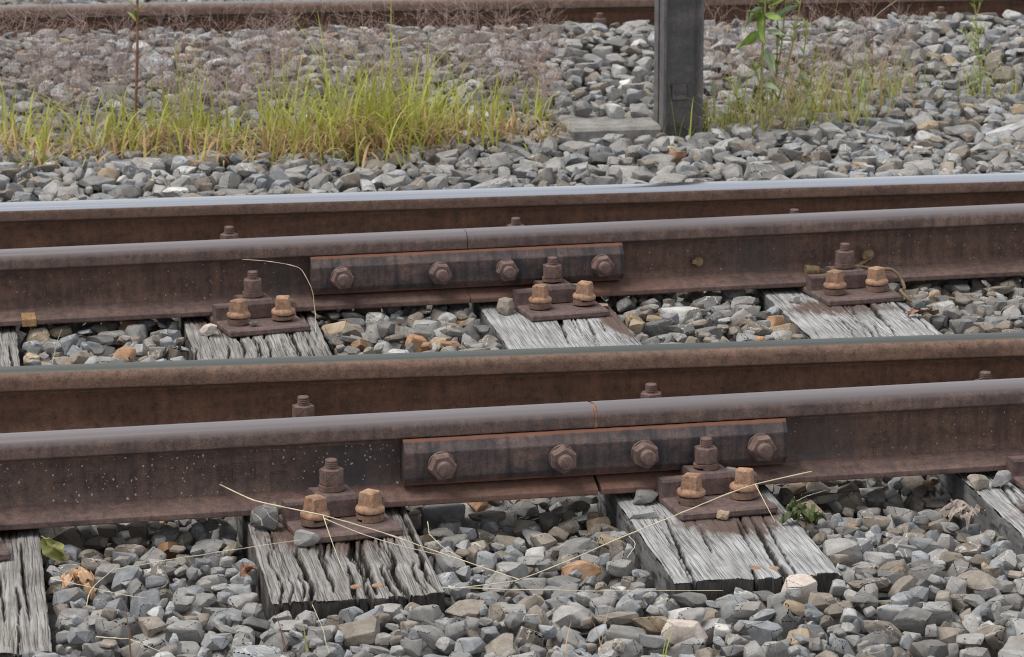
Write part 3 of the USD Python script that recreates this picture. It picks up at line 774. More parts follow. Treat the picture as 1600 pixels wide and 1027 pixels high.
ZP = -0.1448
GF = "bolted fastenings holding the rails to the sleepers"
a4, a2, a1, a3 = RAIL[4][0], RAIL[2][0], RAIL[1][0], RAIL[3][0]
fastening("rusty fastening with orange screws before the white-flecked web left of the lower joint", rail_pt(4, -0.3235, -0.0735, ZP), a4 + 0.12, 21, GF)
fastening("rusty rail fastening with orange screws in front of the lower fishplate's right part", rail_pt(4, 0.3215, -0.0735, ZP), a4 + 0.07, 22, GF)
fastening("rusty rail fastening cut by the left edge of the picture on the nearest rail", rail_pt(4, -0.962, -0.0735, ZP), a4 + 0.1, 23, GF)
fastening("rusty rail fastening cut by the right edge of the picture on the nearest rail", rail_pt(4, 0.948, -0.0735, ZP), a4 + 0.07, 24, GF)
fastening("upper rail's rusty fastening left of its fishplate, dark pebble between its orange screws", rail_pt(2, -0.5645, -0.0735, ZP), a2 + 0.13, 25, GF)
fastening("rusty rail fastening in front of the upper fishplate, one orange screw each side", rail_pt(2, 0.0705, -0.0735, ZP), a2 + 0.09, 26, GF)
fastening("rusty rail fastening with the copper cable looped behind its tall nut", rail_pt(2, 0.7125, -0.0735, ZP), a2 + 0.08, 27, GF)
for t, lab in ((-0.386, "left"), (0.2425, "middle"), (0.863, "right")):
    fastening({"left": "fastening behind the nearest rail, only nut and stud showing, left of the lower fishplate", "middle": "rail fastening with only its stud showing above the nearest rail, right of the rust-filled joint", "right": "rail fastening with only its stud tip showing above the nearest rail at far right"}[lab], rail_pt(3, t, -0.0735, ZP), a3 + 0.02, 30 + int(t * 10), "fastenings of the brown middle rail")
for t, lab in ((-0.637, "left"), (-0.003, "middle"), (0.628, "right")):
    fastening({"left": "polished rail's fastening, stud showing above the upper rusty rail left of the upper fishplate", "middle": "polished rail's fastening, stud tip showing above the upper fishplate", "right": "polished rail's fastening, stud tip barely showing above the rail near the copper bond"}[lab], rail_pt(1, t, -0.0735, ZP), a1 + 0.02, 40 + int(t * 10), "fastenings of the polished rail")
for px, py, lab in ((945, 40, "far rail's fastening nut poking from the ballast left of the steel post"), (1478, 27, "far rail's square-headed fastening poking from the ballast at upper right")):
    P = at(px, py, -0.068)
    aa, oo = RAIL[5]
    t = P[0] * math.cos(aa) + (P[1] - oo) * math.sin(aa)
    fastening(lab, rail_pt(5, t, -0.0735, -0.138), aa, 50 + px % 7, "fastenings of the far rail")

# ------------------------------------------------------------------ steel post and its concrete footing
POST = np.array([0.443, 9.40, -0.30])
po = thing("steel_post", "grey steel post of two channel profiles standing in the ballast bank", "post", POST, 0.20)


def channel(w, d, tw, tf, h, flip):
    """open side towards -y (flip = 1)"""
    o = [(-w / 2, 0), (-w / 2, -d), (-w / 2 + tf * 0.75, -d), (-w / 2 + tf, -d + 0.004), (-w / 2 + tf * 1.45, -tw - 0.008), (-w / 2 + tf * 2.1, -tw - 0.0015), (-w / 2 + tf * 2.8, -tw)]
    o = o + [(-x, y) for x, y in reversed(o)]
    o = [(x, y * flip) for x, y in o]
    m = trimesh.creation.extrude_polygon(sg.Polygon(o), h, engine="earcut")
    return m


obj("front_channel", moved(channel(0.108, 0.045, 0.007, 0.0085, 2.1, 1), (0, -0.009, 0)), M_POST, po, smooth=35)
obj("rear_channel", moved(channel(0.108, 0.045, 0.007, 0.0085, 2.1, -1), (0, 0.009, 0)), M_POST, po, smooth=35)
for zz in (0.2, 1.0, 1.9):
    obj("spacer", moved(rbox(0.06, 0.0178, 0.08, 0.001), (0.01, 0, zz)), M_POST, po)
Pn = at_y(1065, 152, 9.30)
pl = rbox(0.043, 0.043, 0.008, 0.003)
pt = obj("number_plate", moved(moved(pl, R=TO_FRONT), (-0.003, -0.016, Pn[2] - POST[2])), M_POST, po, smooth=30)
tm = meshkit.text_mesh("165", 0.0120, 0.0014)
tm.apply_translation((-tm.bounds[:, 0].mean(), 0, 0))
obj("number", moved(moved(tm, R=TO_FRONT), (-0.003, -0.0238, Pn[2] - POST[2] - 0.006)), M_BASE, pt)
sl = rbox(0.25, 0.22, 0.2, 0.008)
slab = rough(sl, 0.004, 28, 0.018, 4)
obj("concrete_footing", moved(slab, (0.262, 9.43, -0.330), 0.16), M_CONCRETE, smooth=40, label="weathered flat concrete block beside the foot of the steel post", cat="concrete block")

# ------------------------------------------------------------------ ballast stones
SHAPES = {"blocky": (1.0, (0.72, 0.95), (0.62, 0.9)), "flat": (1.0, (0.66, 0.92), (0.30, 0.46)), "long": (1.0, (0.48, 0.62), (0.40, 0.55))}


def stone_shape(rg, kind, size=0.21):
    """a broken stone: random flat faces, slightly worn edges, a few dents; half length 1. Returns (vertices, triangles)"""
    a, b, c = SHAPES[kind]
    b, c = rg.uniform(*b), rg.uniform(*c)
    n = int(rg.integers(6, 11))
    N = rg.normal(size=(n, 3))
    N /= np.linalg.norm(N, axis=1, keepdims=True)
    B = np.vstack([np.eye(3), -np.eye(3)]) + rg.normal(0, 0.16, (6, 3))
    B /= np.linalg.norm(B, axis=1, keepdims=True)
    N = np.vstack([N, B])
    D = np.concatenate([rg.uniform(0.62, 0.98, n), rg.uniform(0.74, 0.98, 6)])
    P = HalfspaceIntersection(np.column_stack([N, -D]), np.zeros(3)).intersections
    m = trimesh.convex.convex_hull(P * np.array([a, b, c]))
    m.apply_scale(1.0 / np.abs(m.vertices).max())
    v, f = trimesh.remesh.subdivide_to_size(m.vertices, m.faces, size * 1.5, max_iter=10)
    m = trimesh.Trimesh(v, f)
    trimesh.smoothing.filter_laplacian(m, lamb=0.42, iterations=2)
    V = np.array(m.vertices)
    o = rg.uniform(0, 50, 3)
    sd = int(rg.integers(99))
    V = V * (1 + 0.16 * (meshkit.fbm(V * 1.9 + o, 2, sd) - 0.5)[:, None] + 0.060 * (meshkit.fbm(V * 6.0 + o, 2, sd + 1) - 0.5)[:, None])
    V -= V.mean(0)
    return V / np.abs(V).max(), np.array(m.faces)


def rand_rot(rg, tilt):
    yaw = rg.uniform(0, 2 * math.pi)
    ax = rg.normal(size=3)
    ax[2] *= 0.2
    ax /= np.linalg.norm(ax)
    R1 = trimesh.transformations.rotation_matrix(rg.normal(0, tilt), ax)[:3, :3]
    R2 = trimesh.transformations.rotation_matrix(yaw, [0, 0, 1])[:3, :3]
    return R1 @ R2


CELL = 0.004
X0, X1, Y0, Y1 = -2.4, 2.4, 4.35, 13.0
NXg, NYg = int((X1 - X0) / CELL), int((Y1 - Y0) / CELL)
cxs = X0 + (np.arange(NXg) + 0.5) * CELL
cys = Y0 + (np.arange(NYg) + 0.5) * CELL
cs = slice(None, None, 8)
XX, YY = np.meshgrid(cxs[cs], cys[cs], indexing="ij")
from scipy.ndimage import zoom as _zoom
TZ = ballast_z(XX, YY)
ix = np.minimum(np.arange(NXg) // 8, TZ.shape[0] - 1)
iy = np.minimum(np.arange(NYg) // 8, TZ.shape[1] - 1)
T = TZ[np.ix_(ix, iy)].astype(np.float32)
Hm = T - 0.034
Cm = T + 0.026
XF, YF = cxs[:, None], cys[None, :]
for k in (1, 2, 3, 4, 5):
    n = np.abs(rail_n(k, XF, YF))
    if k == 5:
        Cm[n < 0.068] = -0.5
    else:
        Cm = np.where(n < 0.066, np.minimum(Cm, -0.150), Cm)
for c, d, w, ln in SLEEPERS:
    u = (XF - c[0]) * d[0] + (YF - c[1]) * d[1]
    v = -(XF - c[0]) * d[1] + (YF - c[1]) * d[0]
    ins = (np.abs(v) < w / 2 + 0.003) & (u > -0.006) & (u < ln)
    Hm[ins] = SL_Z
    hid = rail_n(1, XF, YF) > 0.5
    Cm[ins & ~hid] = -1.0
ux, uy = (XF - 0.262) * math.cos(0.16) + (YF - 9.43) * math.sin(0.16), -(XF - 0.262) * math.sin(0.16) + (YF - 9.43) * math.cos(0.16)
foot = (np.abs(ux) < 0.127) & (np.abs(uy) < 0.112)
Hm[foot] = -0.129
Cm[foot] = np.where(uy[foot] > 0.02, -0.085, -0.5)
ux, uy = (XF - POST[0]) * math.cos(0.2) + (YF - POST[1]) * math.sin(0.2), -(XF - POST[0]) * math.sin(0.2) + (YF - POST[1]) * math.cos(0.2)
Cm[(np.abs(ux) < 0.06) & (np.abs(uy) < 0.058)] = -1.0


def footprint(V):
    """lower and upper surface of the stone on the grid of cells round its centre"""
    i = np.floor(V[:, 0] / CELL + 0.5).astype(int)
    j = np.floor(V[:, 1] / CELL + 0.5).astype(int)
    i0, j0 = i.min(), j.min()
    sh = (i.max() - i0 + 1, j.max() - j0 + 1)
    lo, hi = np.full(sh, np.inf, np.float32), np.full(sh, -np.inf, np.float32)
    np.minimum.at(lo, (i - i0, j - j0), V[:, 2])
    np.maximum.at(hi, (i - i0, j - j0), V[:, 2])
    return i0, j0, lo, hi, np.isfinite(lo)


def rest(fp, x, y):
    i0, j0, lo, hi, ok = fp
    a, b = int((x - X0) / CELL) + i0, int((y - Y0) / CELL) + j0
    if a < 0 or b < 0 or a + lo.shape[0] > NXg or b + lo.shape[1] > NYg:
        return None
    s = (slice(a, a + lo.shape[0]), slice(b, b + lo.shape[1]))
    z = float((Hm[s] - lo)[ok].max()) - 0.0035
    return z, s


def settle(fp, z, s):
    hi, ok = fp[3], fp[4]
    Hs = Hm[s]
    Hs[ok] = np.maximum(Hs[ok], z + hi[ok])


rs = np.random.default_rng(5)
# --- stones that one can recognise in the photograph: (px, py, length, shape, tone, yaw, where, label)
HEROES = [
    (414, 817, 0.046, "blocky", "dark grey", 0.3, SL_Z, "dark grey stone on the cracked sleeper just left of its rail fastening"),
    (481, 843, 0.040, "blocky", "pale grey", 2.5, SL_Z, "pale angular pebble leaning on the front of the left near fastening plate"),
    (603, 822, 0.030, "flat", "brown-grey", 0.2, SL_Z, "small brown-grey stone on the cracked sleeper right of the fastening plate"),
    (1003, 797, 0.044, "flat", "pale grey", 0.2, SL_Z, "pale grey stone on the silver sleeper beside the fastening, the nearer of two"),
    (1010, 776, 0.046, "long", "grey", 0.5, SL_Z, "grey stone on the silver sleeper beside the fastening, the one against the rail"),
    (1131, 801, 0.020, "blocky", "tan", 0.8, SL_Z, "tiny brown pebble at the front edge of the fastening plate by the lower fishplate"),
    (1147, 731, 0.036, "flat", "grey", 0.1, -0.125, "grey stone wedged on the rail foot beside the lower fishplate's clip bolt"),
    (1530, 752, 0.036, "blocky", "brown-grey", 0.2, SL_Z, "brown-grey stone on the right edge sleeper under the rail foot"),
    (1566, 750, 0.034, "blocky", "pale grey", 1.0, SL_Z, "pale blue-grey stone on the right edge sleeper beside its fastening"),
    (326, 515, 0.034, "blocky", "pinkish white", 1.2, SL_Z, "cream stone on the sleeper left of the upper rail's fastening"),
    (397, 501, 0.019, "blocky", "dark grey", 0.4, -0.1445, "dark pebble lying between the two orange screws of the upper left fastening"),
    (789, 481, 0.036, "blocky", "brown-grey", 0.9, SL_Z, "brown-grey stone on the striped sleeper left of the upper fishplate's fastening"),
    (905, 443, 0.028, "flat", "grey", 0.1, -0.122, "grey stone on the rail foot between clip bolt and upper fishplate nut"),
    (940, 473, 0.034, "flat", "tan", 0.2, SL_Z, "tan flat stone right of the upper fishplate's fastening plate"),
    (1240, 465, 0.024, "blocky", "whitish", 0.4, SL_Z, "small white stone on the pale sleeper left of the copper-bond fastening"),
    (1398, 447, 0.030, "blocky", "dark grey", 0.7, SL_Z, "dark stone right of the copper-bond fastening plate"),
    (1246, 918, 0.060, "blocky", "pinkish white", 0.6, None, "large rounded pinkish white stone against the silver sleeper's broken end"),
    (1312, 862, 0.068, "blocky", "grey", 0.2, None, "large grey stone right of the silver sleeper"),
    (1405, 852, 0.045, "blocky", "grey", 1.2, None, "grey angular stone with dark underside near the right foreground, below the withered leaf"),
    (1065, 990, 0.075, "long", "pinkish white", -0.35, None, "large cream wedge-shaped stone at the bottom edge, right of the centre"),
    (115, 925, 0.066, "flat", "dark grey", 0.15, None, "large dark smooth stone right of the left edge sleeper"),
    (560, 985, 0.062, "blocky", "brown-grey", 0.0, None, "large brown-grey stone against the cracked sleeper's end"),
    (910, 888, 0.064, "long", "rusty orange", -0.1, None, "long rusty brown stone between the two near sleepers"),
    (800, 890, 0.050, "blocky", "pale grey", 0.5, None, "pale stone under the crossing point of the two long straws"),
    (838, 838, 0.058, "flat", "pale grey", -0.15, None, "pale flat stone in the crib below the lower fishplate"),
    (790, 845, 0.058, "long", "brown-grey", -0.4, None, "brown elongated stone in the crib below the lower fishplate"),
    (725, 952, 0.060, "flat", "brown-grey", 0.0, None, "brown-grey block right of the cracked sleeper's end"),
    (893, 962, 0.060, "long", "grey", 0.05, None, "grey brick-like stone in the middle of the foreground"),
    (1480, 992, 0.055, "flat", "brown-grey", -0.2, None, "brown-grey slab stone near the lower right corner"),
    (650, 535, 0.048, "blocky", "rusty orange", 0.3, None, "orange-brown stone left of the striped sleeper behind the brown rail"),
    (622, 552, 0.050, "flat", "pale grey", -0.3, None, "pale flat stone just above the brown rail, left of the striped sleeper"),
    (1210, 502, 0.048, "blocky", "rusty orange", 0.9, None, "large orange-flecked stone at the left side of the pale sleeper"),
    (1475, 484, 0.052, "blocky", "whitish", 0.8, None, "large white stone right of the cable's end"),
    (1022, 498, 0.038, "blocky", "tan", 0.2, None, "tan stone right of the striped sleeper"),
    (200, 530, 0.046, "flat", "tan", 0.0, None, "tan flat stone behind the brown rail left of the cream stone's sleeper"),
    (212, 275, 0.074, "blocky", "blue-grey", 0.2, None, "big blue-grey wedge-shaped stone in front of the left grass strip"),
    (195, 255, 0.075, "flat", "blue-grey", 0.1, None, "big blue-grey flat stone at the foot of the left grass strip"),
    (270, 250, 0.075, "flat", "dark grey", -0.4, None, "dark slab stone leaning at the foot of the left grass strip"),
    (1060, 243, 0.042, "blocky", "rusty orange", 0.2, None, "orange stone just below the steel post"),
    (1385, 203, 0.085, "flat", "grey", 0.1, None, "large grey flat stone right of the weed patch"),
    (1508, 205, 0.100, "flat", "grey", 0.2, None, "largest grey slab stone on the bank at right"),
    (1448, 197, 0.062, "flat", "tan", 0.2, None, "cream flat stone left of the largest grey slab on the bank"),
    (992, 155, 0.072, "blocky", "blue-grey", 0.5, None, "big blue-grey stone left of the steel post"),
    (998, 73, 0.050, "blocky", "whitish", 0.6, None, "bright white stone near the top, left of the steel post"),
    (938, 138, 0.062, "blocky", "brown-grey", 1.0, None, "purplish brown stone in the hollow left of the steel post"),
    (895, 118, 0.056, "blocky", "grey", 0.9, None, "upright grey stone at the right end of the dry seed heads"),
    (966, 112, 0.056, "blocky", "pale grey", 1.1, None, "pale cracked stone left of the steel post, under the white one"),
    (475, 50, 0.048, "long", "tan", 1.0, None, "tan pointed stone standing before the far rail"),
    (1212, 197, 0.036, "blocky", "tan", 0.3, None, "tan stone at the foot of the weed patch"),
    (1236, 228, 0.070, "flat", "blue-grey", 0.2, None, "blue-grey stone in front of the weed patch"),
]
STONES = []        # vertices (world, relative), position, tone, kind, size, label or None, proto index, R, scale


def place_on_surface(px, py, z0):
    P = at(px, py, z0 + 0.012)
    return P[0], P[1]


for (px, py, ln, kind, tone, yaw, where, label) in HEROES:
    V, VF = stone_shape(rs, kind, 0.15)
    R = trimesh.transformations.rotation_matrix(yaw, [0, 0, 1])[:3, :3] @ trimesh.transformations.rotation_matrix(rs.normal(0, 0.18), rs.normal(size=3))[:3, :3]
    V = (V * ln / 2 * 1.08) @ R.T
    if where is not None:
        x, y = place_on_surface(px, py, where)
        z = where - V[:, 2].min() - 0.001
    else:
        x, y = at(px, py, -0.15)[:2]
        for _ in range(4):
            zg = float(ballast_z(np.array([x]), np.array([y]))[0]) + 0.012
            x, y = at(px, py, zg)[:2]
        fp = footprint(V)
        z, s = rest(fp, x, y)
        z = max(z, zg - 0.004)
        settle(fp, z, s)
    STONES.append((V, np.array([x, y, z]), tone, kind, ln, label, None, VF, None))
NHERO = len(STONES)

# --- the bed: shapes dropped one by one onto the surface, the lowest of a few places taken
PROTOS = []
tones = list(TONES)
W_GREY = dict(zip(tones, (0.25, 0.41, 0.08, 0.08, 0.145, 0.022, 0.005, 0.008, 0.0)))
W_BROWN = dict(zip(tones, (0.12, 0.28, 0.07, 0.12, 0.31, 0.07, 0.02, 0.01, 0.0)))
kinds = ["blocky", "blocky", "blocky", "blocky", "flat", "long"]
for i in range(144):
    tone = tones[i % 8] if i < 32 else rs.choice(tones, p=[W_GREY[t] for t in tones])
    kind = kinds[rs.integers(6)]
    PROTOS.append((stone_shape(rs, kind), tone, kind))
VARS = []
for pi, ((V, VF), tone, kind) in enumerate(PROTOS):
    for s in range(4):
        sc = float(np.clip(rs.lognormal(math.log(0.0560), 0.36), 0.021, 0.110)) / 2
        R = rand_rot(rs, 0.55)
        VARS.append((pi, R, sc, footprint((V * sc) @ R.T)))
by_tone = {t: [i for i, v in enumerate(VARS) if PROTOS[v[0]][1] == t] for t in tones}
SIZES = np.array([v[2] for v in VARS])


def drop(step, smin, smax, tries, grow, extra):
    pts = []
    for y in np.arange(Y0 + 0.1, 11.9, step):
        half = min(0.165 * y + 0.30, 2.3)
        for x in np.arange(-half, half, step):
            pts.append((x, y))
    pts = np.array(pts)
    pts += rs.uniform(-step / 2, step / 2, pts.shape)
    pts = pts[rs.permutation(len(pts))]
    tz = ballast_z(pts[:, 0], pts[:, 1])
    n2, n3 = rail_n(2, pts[:, 0], pts[:, 1]), rail_n(3, pts[:, 0], pts[:, 1])
    n4 = rail_n(4, pts[:, 0], pts[:, 1])
    brown = ((n3 > -0.2) & (n2 < 0.3)) | ((n4 > -0.22) & (n4 < 0.2))
    keep = (n4 < 0.16) | ((n3 > 0.02) & (n2 < 0.14)) | (rail_n(1, pts[:, 0], pts[:, 1]) > 0.3)
    far = rail_n(1, pts[:, 0], pts[:, 1]) > 0.2
    for i in np.nonzero(keep)[0]:
        w = W_BROWN if brown[i] else W_GREY
        tone = tones[np.searchsorted(np.cumsum([w[t] for t in tones]), rs.uniform() * 0.999)]
        pool = by_tone[tone] or by_tone["grey"]
        vi = None
        for _ in range(6):
            c = pool[rs.integers(len(pool))]
            if smin <= SIZES[c] * 2 * (1 / 1.5 if far[i] else 1) <= smax:
                vi = c
                break
        if vi is None:
            continue
        pi, R, sc, fp = VARS[vi]
        best = None
        for _ in range(tries):
            x, y = pts[i] + rs.uniform(-0.6, 0.6, 2) * step
            got = rest(fp, x, y)
            if got and (best is None or got[0] < best[0]):
                best = (got[0], got[1], x, y)
        if best is None:
            continue
        z, s, x, y = best
        hi, ok = fp[3], fp[4]
        over = (z + hi[ok]) - Cm[s][ok]
        if over.max() > extra:
            continue
        settle(fp, z, s)
        STONES.append((None, np.array([x, y, z]), PROTOS[pi][1], PROTOS[pi][2], sc * 2, None, pi, R, sc))


drop(0.046, 0.050, 0.095, 3, 0, 0.008)
drop(0.036, 0.038, 0.068, 3, 0, 0.005)
drop(0.029, 0.026, 0.050, 3, 0, 0.0)
drop(0.025, 0.020, 0.036, 3, 0, -0.001)

# --- which stones show largest: sample points of every surface, the nearest in each small cell of the view wins

def some(V):
    return V[:: max(1, len(V) // 170)]


smp, own = [], []
for i, st in enumerate(STONES):
    V = some(st[0]) if st[0] is not None else (some(PROTOS[st[6]][0][0]) * st[8]) @ st[7].T
    smp.append(V + st[1])
    own.append(np.full(len(V), i))
for k in (1, 2, 3, 4, 5):                                          # the rails hide what is behind them
    for n, z in [(0.0, 0.0)] + [(-0.03, z) for z in np.linspace(-0.002, -0.036, 9)] + [(-0.007, z) for z in np.linspace(-0.04, -0.118, 16)] + [(-0.062, z) for z in np.linspace(-0.118, -0.145, 6)]:
        t = np.arange(-2, 2, 0.004)
        a, o = RAIL[k]
        smp.append(np.stack([t * math.cos(a) - n * math.sin(a), o + t * math.sin(a) + n * math.cos(a), z + 0 * t], 1))
        own.append(np.full(len(t), -1))
smp, own = np.vstack(smp), np.concatenate(own)
pr = project(smp)
inside = (pr[:, 0] > 0) & (pr[:, 0] < 1600) & (pr[:, 1] > 0) & (pr[:, 1] < 1027)
pr, ow = pr[inside], own[inside]
cell = (pr[:, 1] // 7).astype(int) * 400 + (pr[:, 0] // 7).astype(int)
order = np.lexsort((pr[:, 2], cell))
first = np.r_[True, np.diff(cell[order]) != 0]
win = ow[order][first]
area = np.bincount(win[win >= 0], minlength=len(STONES))
pick = [i for i in np.argsort(-area, kind="stable") if i >= NHERO][: 300 - NHERO]

# landmarks for saying where a stone lies
LAND = [(520, 745, "the left near fastening"), (1100, 715, "the right near fastening"), (690, 733, "the lower fishplate's leftmost nut"), (875, 720, "the lower fishplate's second nut"), (1000, 712, "the lower fishplate's third nut"), (1187, 700, "the lower fishplate's rightmost nut"),
        (550, 940, "the cracked sleeper's end"), (1190, 905, "the silver sleeper's end"), (40, 1000, "the left edge sleeper's end"), (115, 900, "the dry brown leaf"), (85, 858, "the yellow-green leaf"), (1258, 805, "the lobed green leaf"), (1505, 795, "the withered leaf"),
        (1560, 850, "the right edge sleeper"), (810, 905, "the crossing of the straws"), (420, 900, "the cracked sleeper's left side"), (680, 870, "the cracked sleeper's right side"), (1000, 860, "the silver sleeper's left side"), (1290, 840, "the silver sleeper's right side"),
        (385, 895, "the curled brown leaf"), (1060, 160, "the number plate"), (1060, 205, "the steel post's foot"), (960, 195, "the concrete block"), (215, 190, "the tall reddish stalk"), (50, 262, "the feathery green plant"), (1195, 150, "the broad-leaved weed"), (1525, 110, "the bushy weed at right"),
        (1250, 190, "the weed patch"), (560, 230, "the tallest grass clump"), (430, 230, "the middle grass clump"), (290, 120, "the budding weed"), (850, 200, "the grass strip's right end"), (45, 500, "the small rusty clip"), (400, 490, "the upper left fastening"), (870, 470, "the upper fishplate's fastening"), (1320, 440, "the copper-bond fastening"),
        (535, 435, "the upper fishplate's leftmost nut"), (685, 430, "the upper fishplate's second nut"), (300, 540, "the upper left sleeper"), (880, 530, "the striped sleeper"), (1340, 500, "the pale sleeper"), (1415, 470, "the cable's lower end"), (1090, 410, "the bond pin"),
        (200, 1020, "the lower left corner"), (1580, 1010, "the lower right corner"), (1478, 27, "the far square bolt"), (945, 40, "the far nut"), (1490, 490, "the large white stone")]
HL = [(h[0], h[1], "the " + h[7].split(" stone")[0].strip() + " stone") for h in HEROES if h[6] is None and " stone" in h[7]]
LAND += [h for h in HL if len(h[2].split()) <= 6]
LP = np.array([l[:2] for l in LAND], float)


def where_words(p, rank):
    d = np.hypot((LP[:, 0] - p[0]), (LP[:, 1] - p[1]) * 1.3)
    k = np.argsort(d)[rank]
    dx, dy = p[0] - LP[k, 0], p[1] - LP[k, 1]
    far = "just " if d[k] < 55 else "" if d[k] < 110 else "well "
    ang = math.degrees(math.atan2(-dy, dx)) % 360
    word = ["right of", "above and right of", "above", "above and left of", "left of", "below and left of", "below", "below and right of"][int(((ang + 22.5) % 360) // 45)]
    return f"{far}{word} {LAND[k][2]}"


labels = {}
for i in pick:
    V, pos, tone, kind, size, *_ = STONES[i]
    p = project(pos)
    big = "large" if size > 0.062 else "small" if size < 0.038 else "medium"
    shape = {"blocky": "blocky", "flat": "flat", "long": "elongated"}[kind]
    for rank in range(6):
        lab = f"{big} {tone} {shape} stone {where_words(p, rank)}"
        if lab not in labels.values() and len(lab.split()) <= 16:
            break
    labels[i] = lab
for i in list(range(NHERO)) + list(pick):
    V, pos, tone, kind, size, label, pi, R, sc = STONES[i]
    VF = R
    if V is None:
        V, VF = (PROTOS[pi][0][0] * sc) @ R.T, PROTOS[pi][0][1]
    r = obj("ballast_stone", (V, VF), M_STONE[tone], smooth=62, label=label or labels[i], cat="ballast stone", group="loose stones of the track ballast")
    UsdGeom.Xformable(r).AddTranslateOp().Set(Gf.Vec3d(*map(float, pos)))
chosen = set(pick)
rest_i = [i for i in range(NHERO, len(STONES)) if i not in chosen]
inst = UsdGeom.PointInstancer.Define(stage, "/World/ballast")
tag(inst, "grey crushed stone ballast filling the bed around rails and sleepers", "ballast", None, "stuff")
targets = []
for pi, ((V, VF), tone, kind) in enumerate(PROTOS):
    pp = f"/World/ballast/shapes/stone_{pi:03d}"
    usdkit.mesh(stage, pp, (V * 0.025, VF), M_STONE[tone], smooth=62)
    targets.append(Sdf.Path(pp))
inst.CreatePrototypesRel().SetTargets(targets)
inst.CreateProtoIndicesAttr(Vt.IntArray([int(STONES[i][6]) for i in rest_i]))
inst.CreatePositionsAttr(Vt.Vec3fArray([Gf.Vec3f(*map(float, STONES[i][1])) for i in rest_i]))
inst.CreateScalesAttr(Vt.Vec3fArray([Gf.Vec3f(float(STONES[i][8] / 0.025)) for i in rest_i]))
qs = []
for i in rest_i:
    M = np.eye(4)
    M[:3, :3] = STONES[i][7]
    w, x, y, z = trimesh.transformations.quaternion_from_matrix(M)
    qs.append(Gf.Quath(float(w), float(x), float(y), float(z)))
inst.CreateOrientationsAttr(Vt.QuathArray(qs))
print("stones", len(STONES), "smallest picked area", int(area[pick[-1]]) if len(pick) else 0)


def surf(x, y):
    return float(Hm[int((x - X0) / CELL), int((y - Y0) / CELL)])


def ground_at(px, py):
    """the point of the ballast surface that the pixel shows"""
    x, y = at(px, py, -0.15)[:2]
    for _ in range(4):
        x, y = at(px, py, float(ballast_z(np.array([x]), np.array([y]))[0]))[:2]
    return np.array([x, y, float(ballast_z(np.array([x]), np.array([y]))[0])])


# ------------------------------------------------------------------ grass and weeds
def blade(base, height, lean, az, width, curl=0.35, seg=6):
    """one curved tapering blade as a strip folded along its middle"""
    s = np.linspace(0, 1, seg + 1)
    ang = lean + curl * s ** 1.5 * 1.8
    step = height / seg
    r = np.concatenate([[0], np.cumsum(np.sin(ang[:-1]) * step)])
    z = np.concatenate([[0], np.cumsum(np.cos(ang[:-1]) * step)])
    c = np.stack([base[0] + r * math.cos(az), base[1] + r * math.sin(az), base[2] + z], 1)
    wv = width * np.clip(1.05 - s, 0.04, 1) ** 0.7 * np.clip(0.55 + s * 2, 0, 1)
    side = np.array([-math.sin(az), math.cos(az), 0])
    up = np.stack([np.cos(ang) * math.cos(az), np.cos(ang) * math.sin(az), -np.sin(ang)], 1)
    L = c + side * wv[:, None] / 2 + up * wv[:, None] * 0.18
    R = c - side * wv[:, None] / 2 + up * wv[:, None] * 0.18
    V = np.stack([L, c, R], 1).reshape(-1, 3)
    F = []
    for i in range(seg):
        a = i * 3
        F += [(a, a + 1, a + 3), (a + 1, a + 4, a + 3), (a + 1, a + 2, a + 4), (a + 2, a + 5, a + 4)]
    return V, np.array(F)


class Strips:
    def __init__(self):
        self.V, self.F, self.n = [], [], 0

    def add(self, v, f):
        self.V.append(v)
        self.F.append(f + self.n)
        self.n += len(v)

    def mesh(self):
        return np.vstack(self.V), np.vstack(self.F)


rgx = np.random.default_rng(9)
# (px of the clump, px of its base line, half width px, blades, height m)
CLUMPS = [(25, 235, 32, 60, 0.17), (75, 250, 36, 70, 0.15), (120, 240, 30, 60, 0.15), (185, 235, 32, 90, 0.17), (245, 228, 34, 110, 0.16), (300, 238, 38, 130, 0.17), (355, 240, 34, 80, 0.14), (430, 243, 26, 75, 0.22), (455, 240, 30, 60, 0.18), (505, 240, 26, 70, 0.20), (550, 235, 34, 130, 0.24),
          (598, 240, 34, 130, 0.235), (645, 228, 34, 120, 0.22), (695, 222, 36, 110, 0.17), (745, 215, 36, 90, 0.15), (790, 212, 26, 60, 0.14), (838, 212, 26, 55, 0.125), (885, 215, 10, 6, 0.05)]
S, D, Lt = Strips(), Strips(), Strips()
for (px, py, hw, n, h) in CLUMPS:
    for _ in range(int(n * (0.62 if h < 0.18 else 0.95))):
        b = ground_at(px + rgx.normal(0, hw * 0.65), py + rgx.normal(-8, 14))
        b[2] -= 0.012
        S.add(*blade(b, 1.3 * h * rgx.uniform(0.22, 1.0) * (1.35 if rgx.uniform() < 0.12 else 1.0), abs(rgx.normal(0.10, 0.34)), rgx.uniform(0, 6.283), rgx.uniform(0.0035, 0.0092), abs(rgx.normal(0.25, 0.48))))
    for _ in range(int(n * 0.75)):
        b = ground_at(px + rgx.normal(0, hw * 0.8), py + rgx.normal(4, 9))
        b[2] -= 0.005
        D.add(*blade(b, h * rgx.uniform(0.35, 0.95), rgx.uniform(0.1, 0.9), rgx.uniform(0, 6.283), rgx.uniform(0.004, 0.010), rgx.uniform(0.4, 1.5), 7))
    for _ in range(int(n * 1.1)):
        b = ground_at(px + rgx.normal(0, hw * 0.9), py + rgx.normal(2, 10))
        b[2] = max(surf(b[0], b[1]) - 0.003, b[2] - 0.01)
        Lt.add(*blade(b, rgx.uniform(0.03, 0.07), rgx.uniform(1.1, 1.5), rgx.uniform(0, 6.283), rgx.uniform(0.003, 0.006), rgx.uniform(-0.1, 0.3), 4))
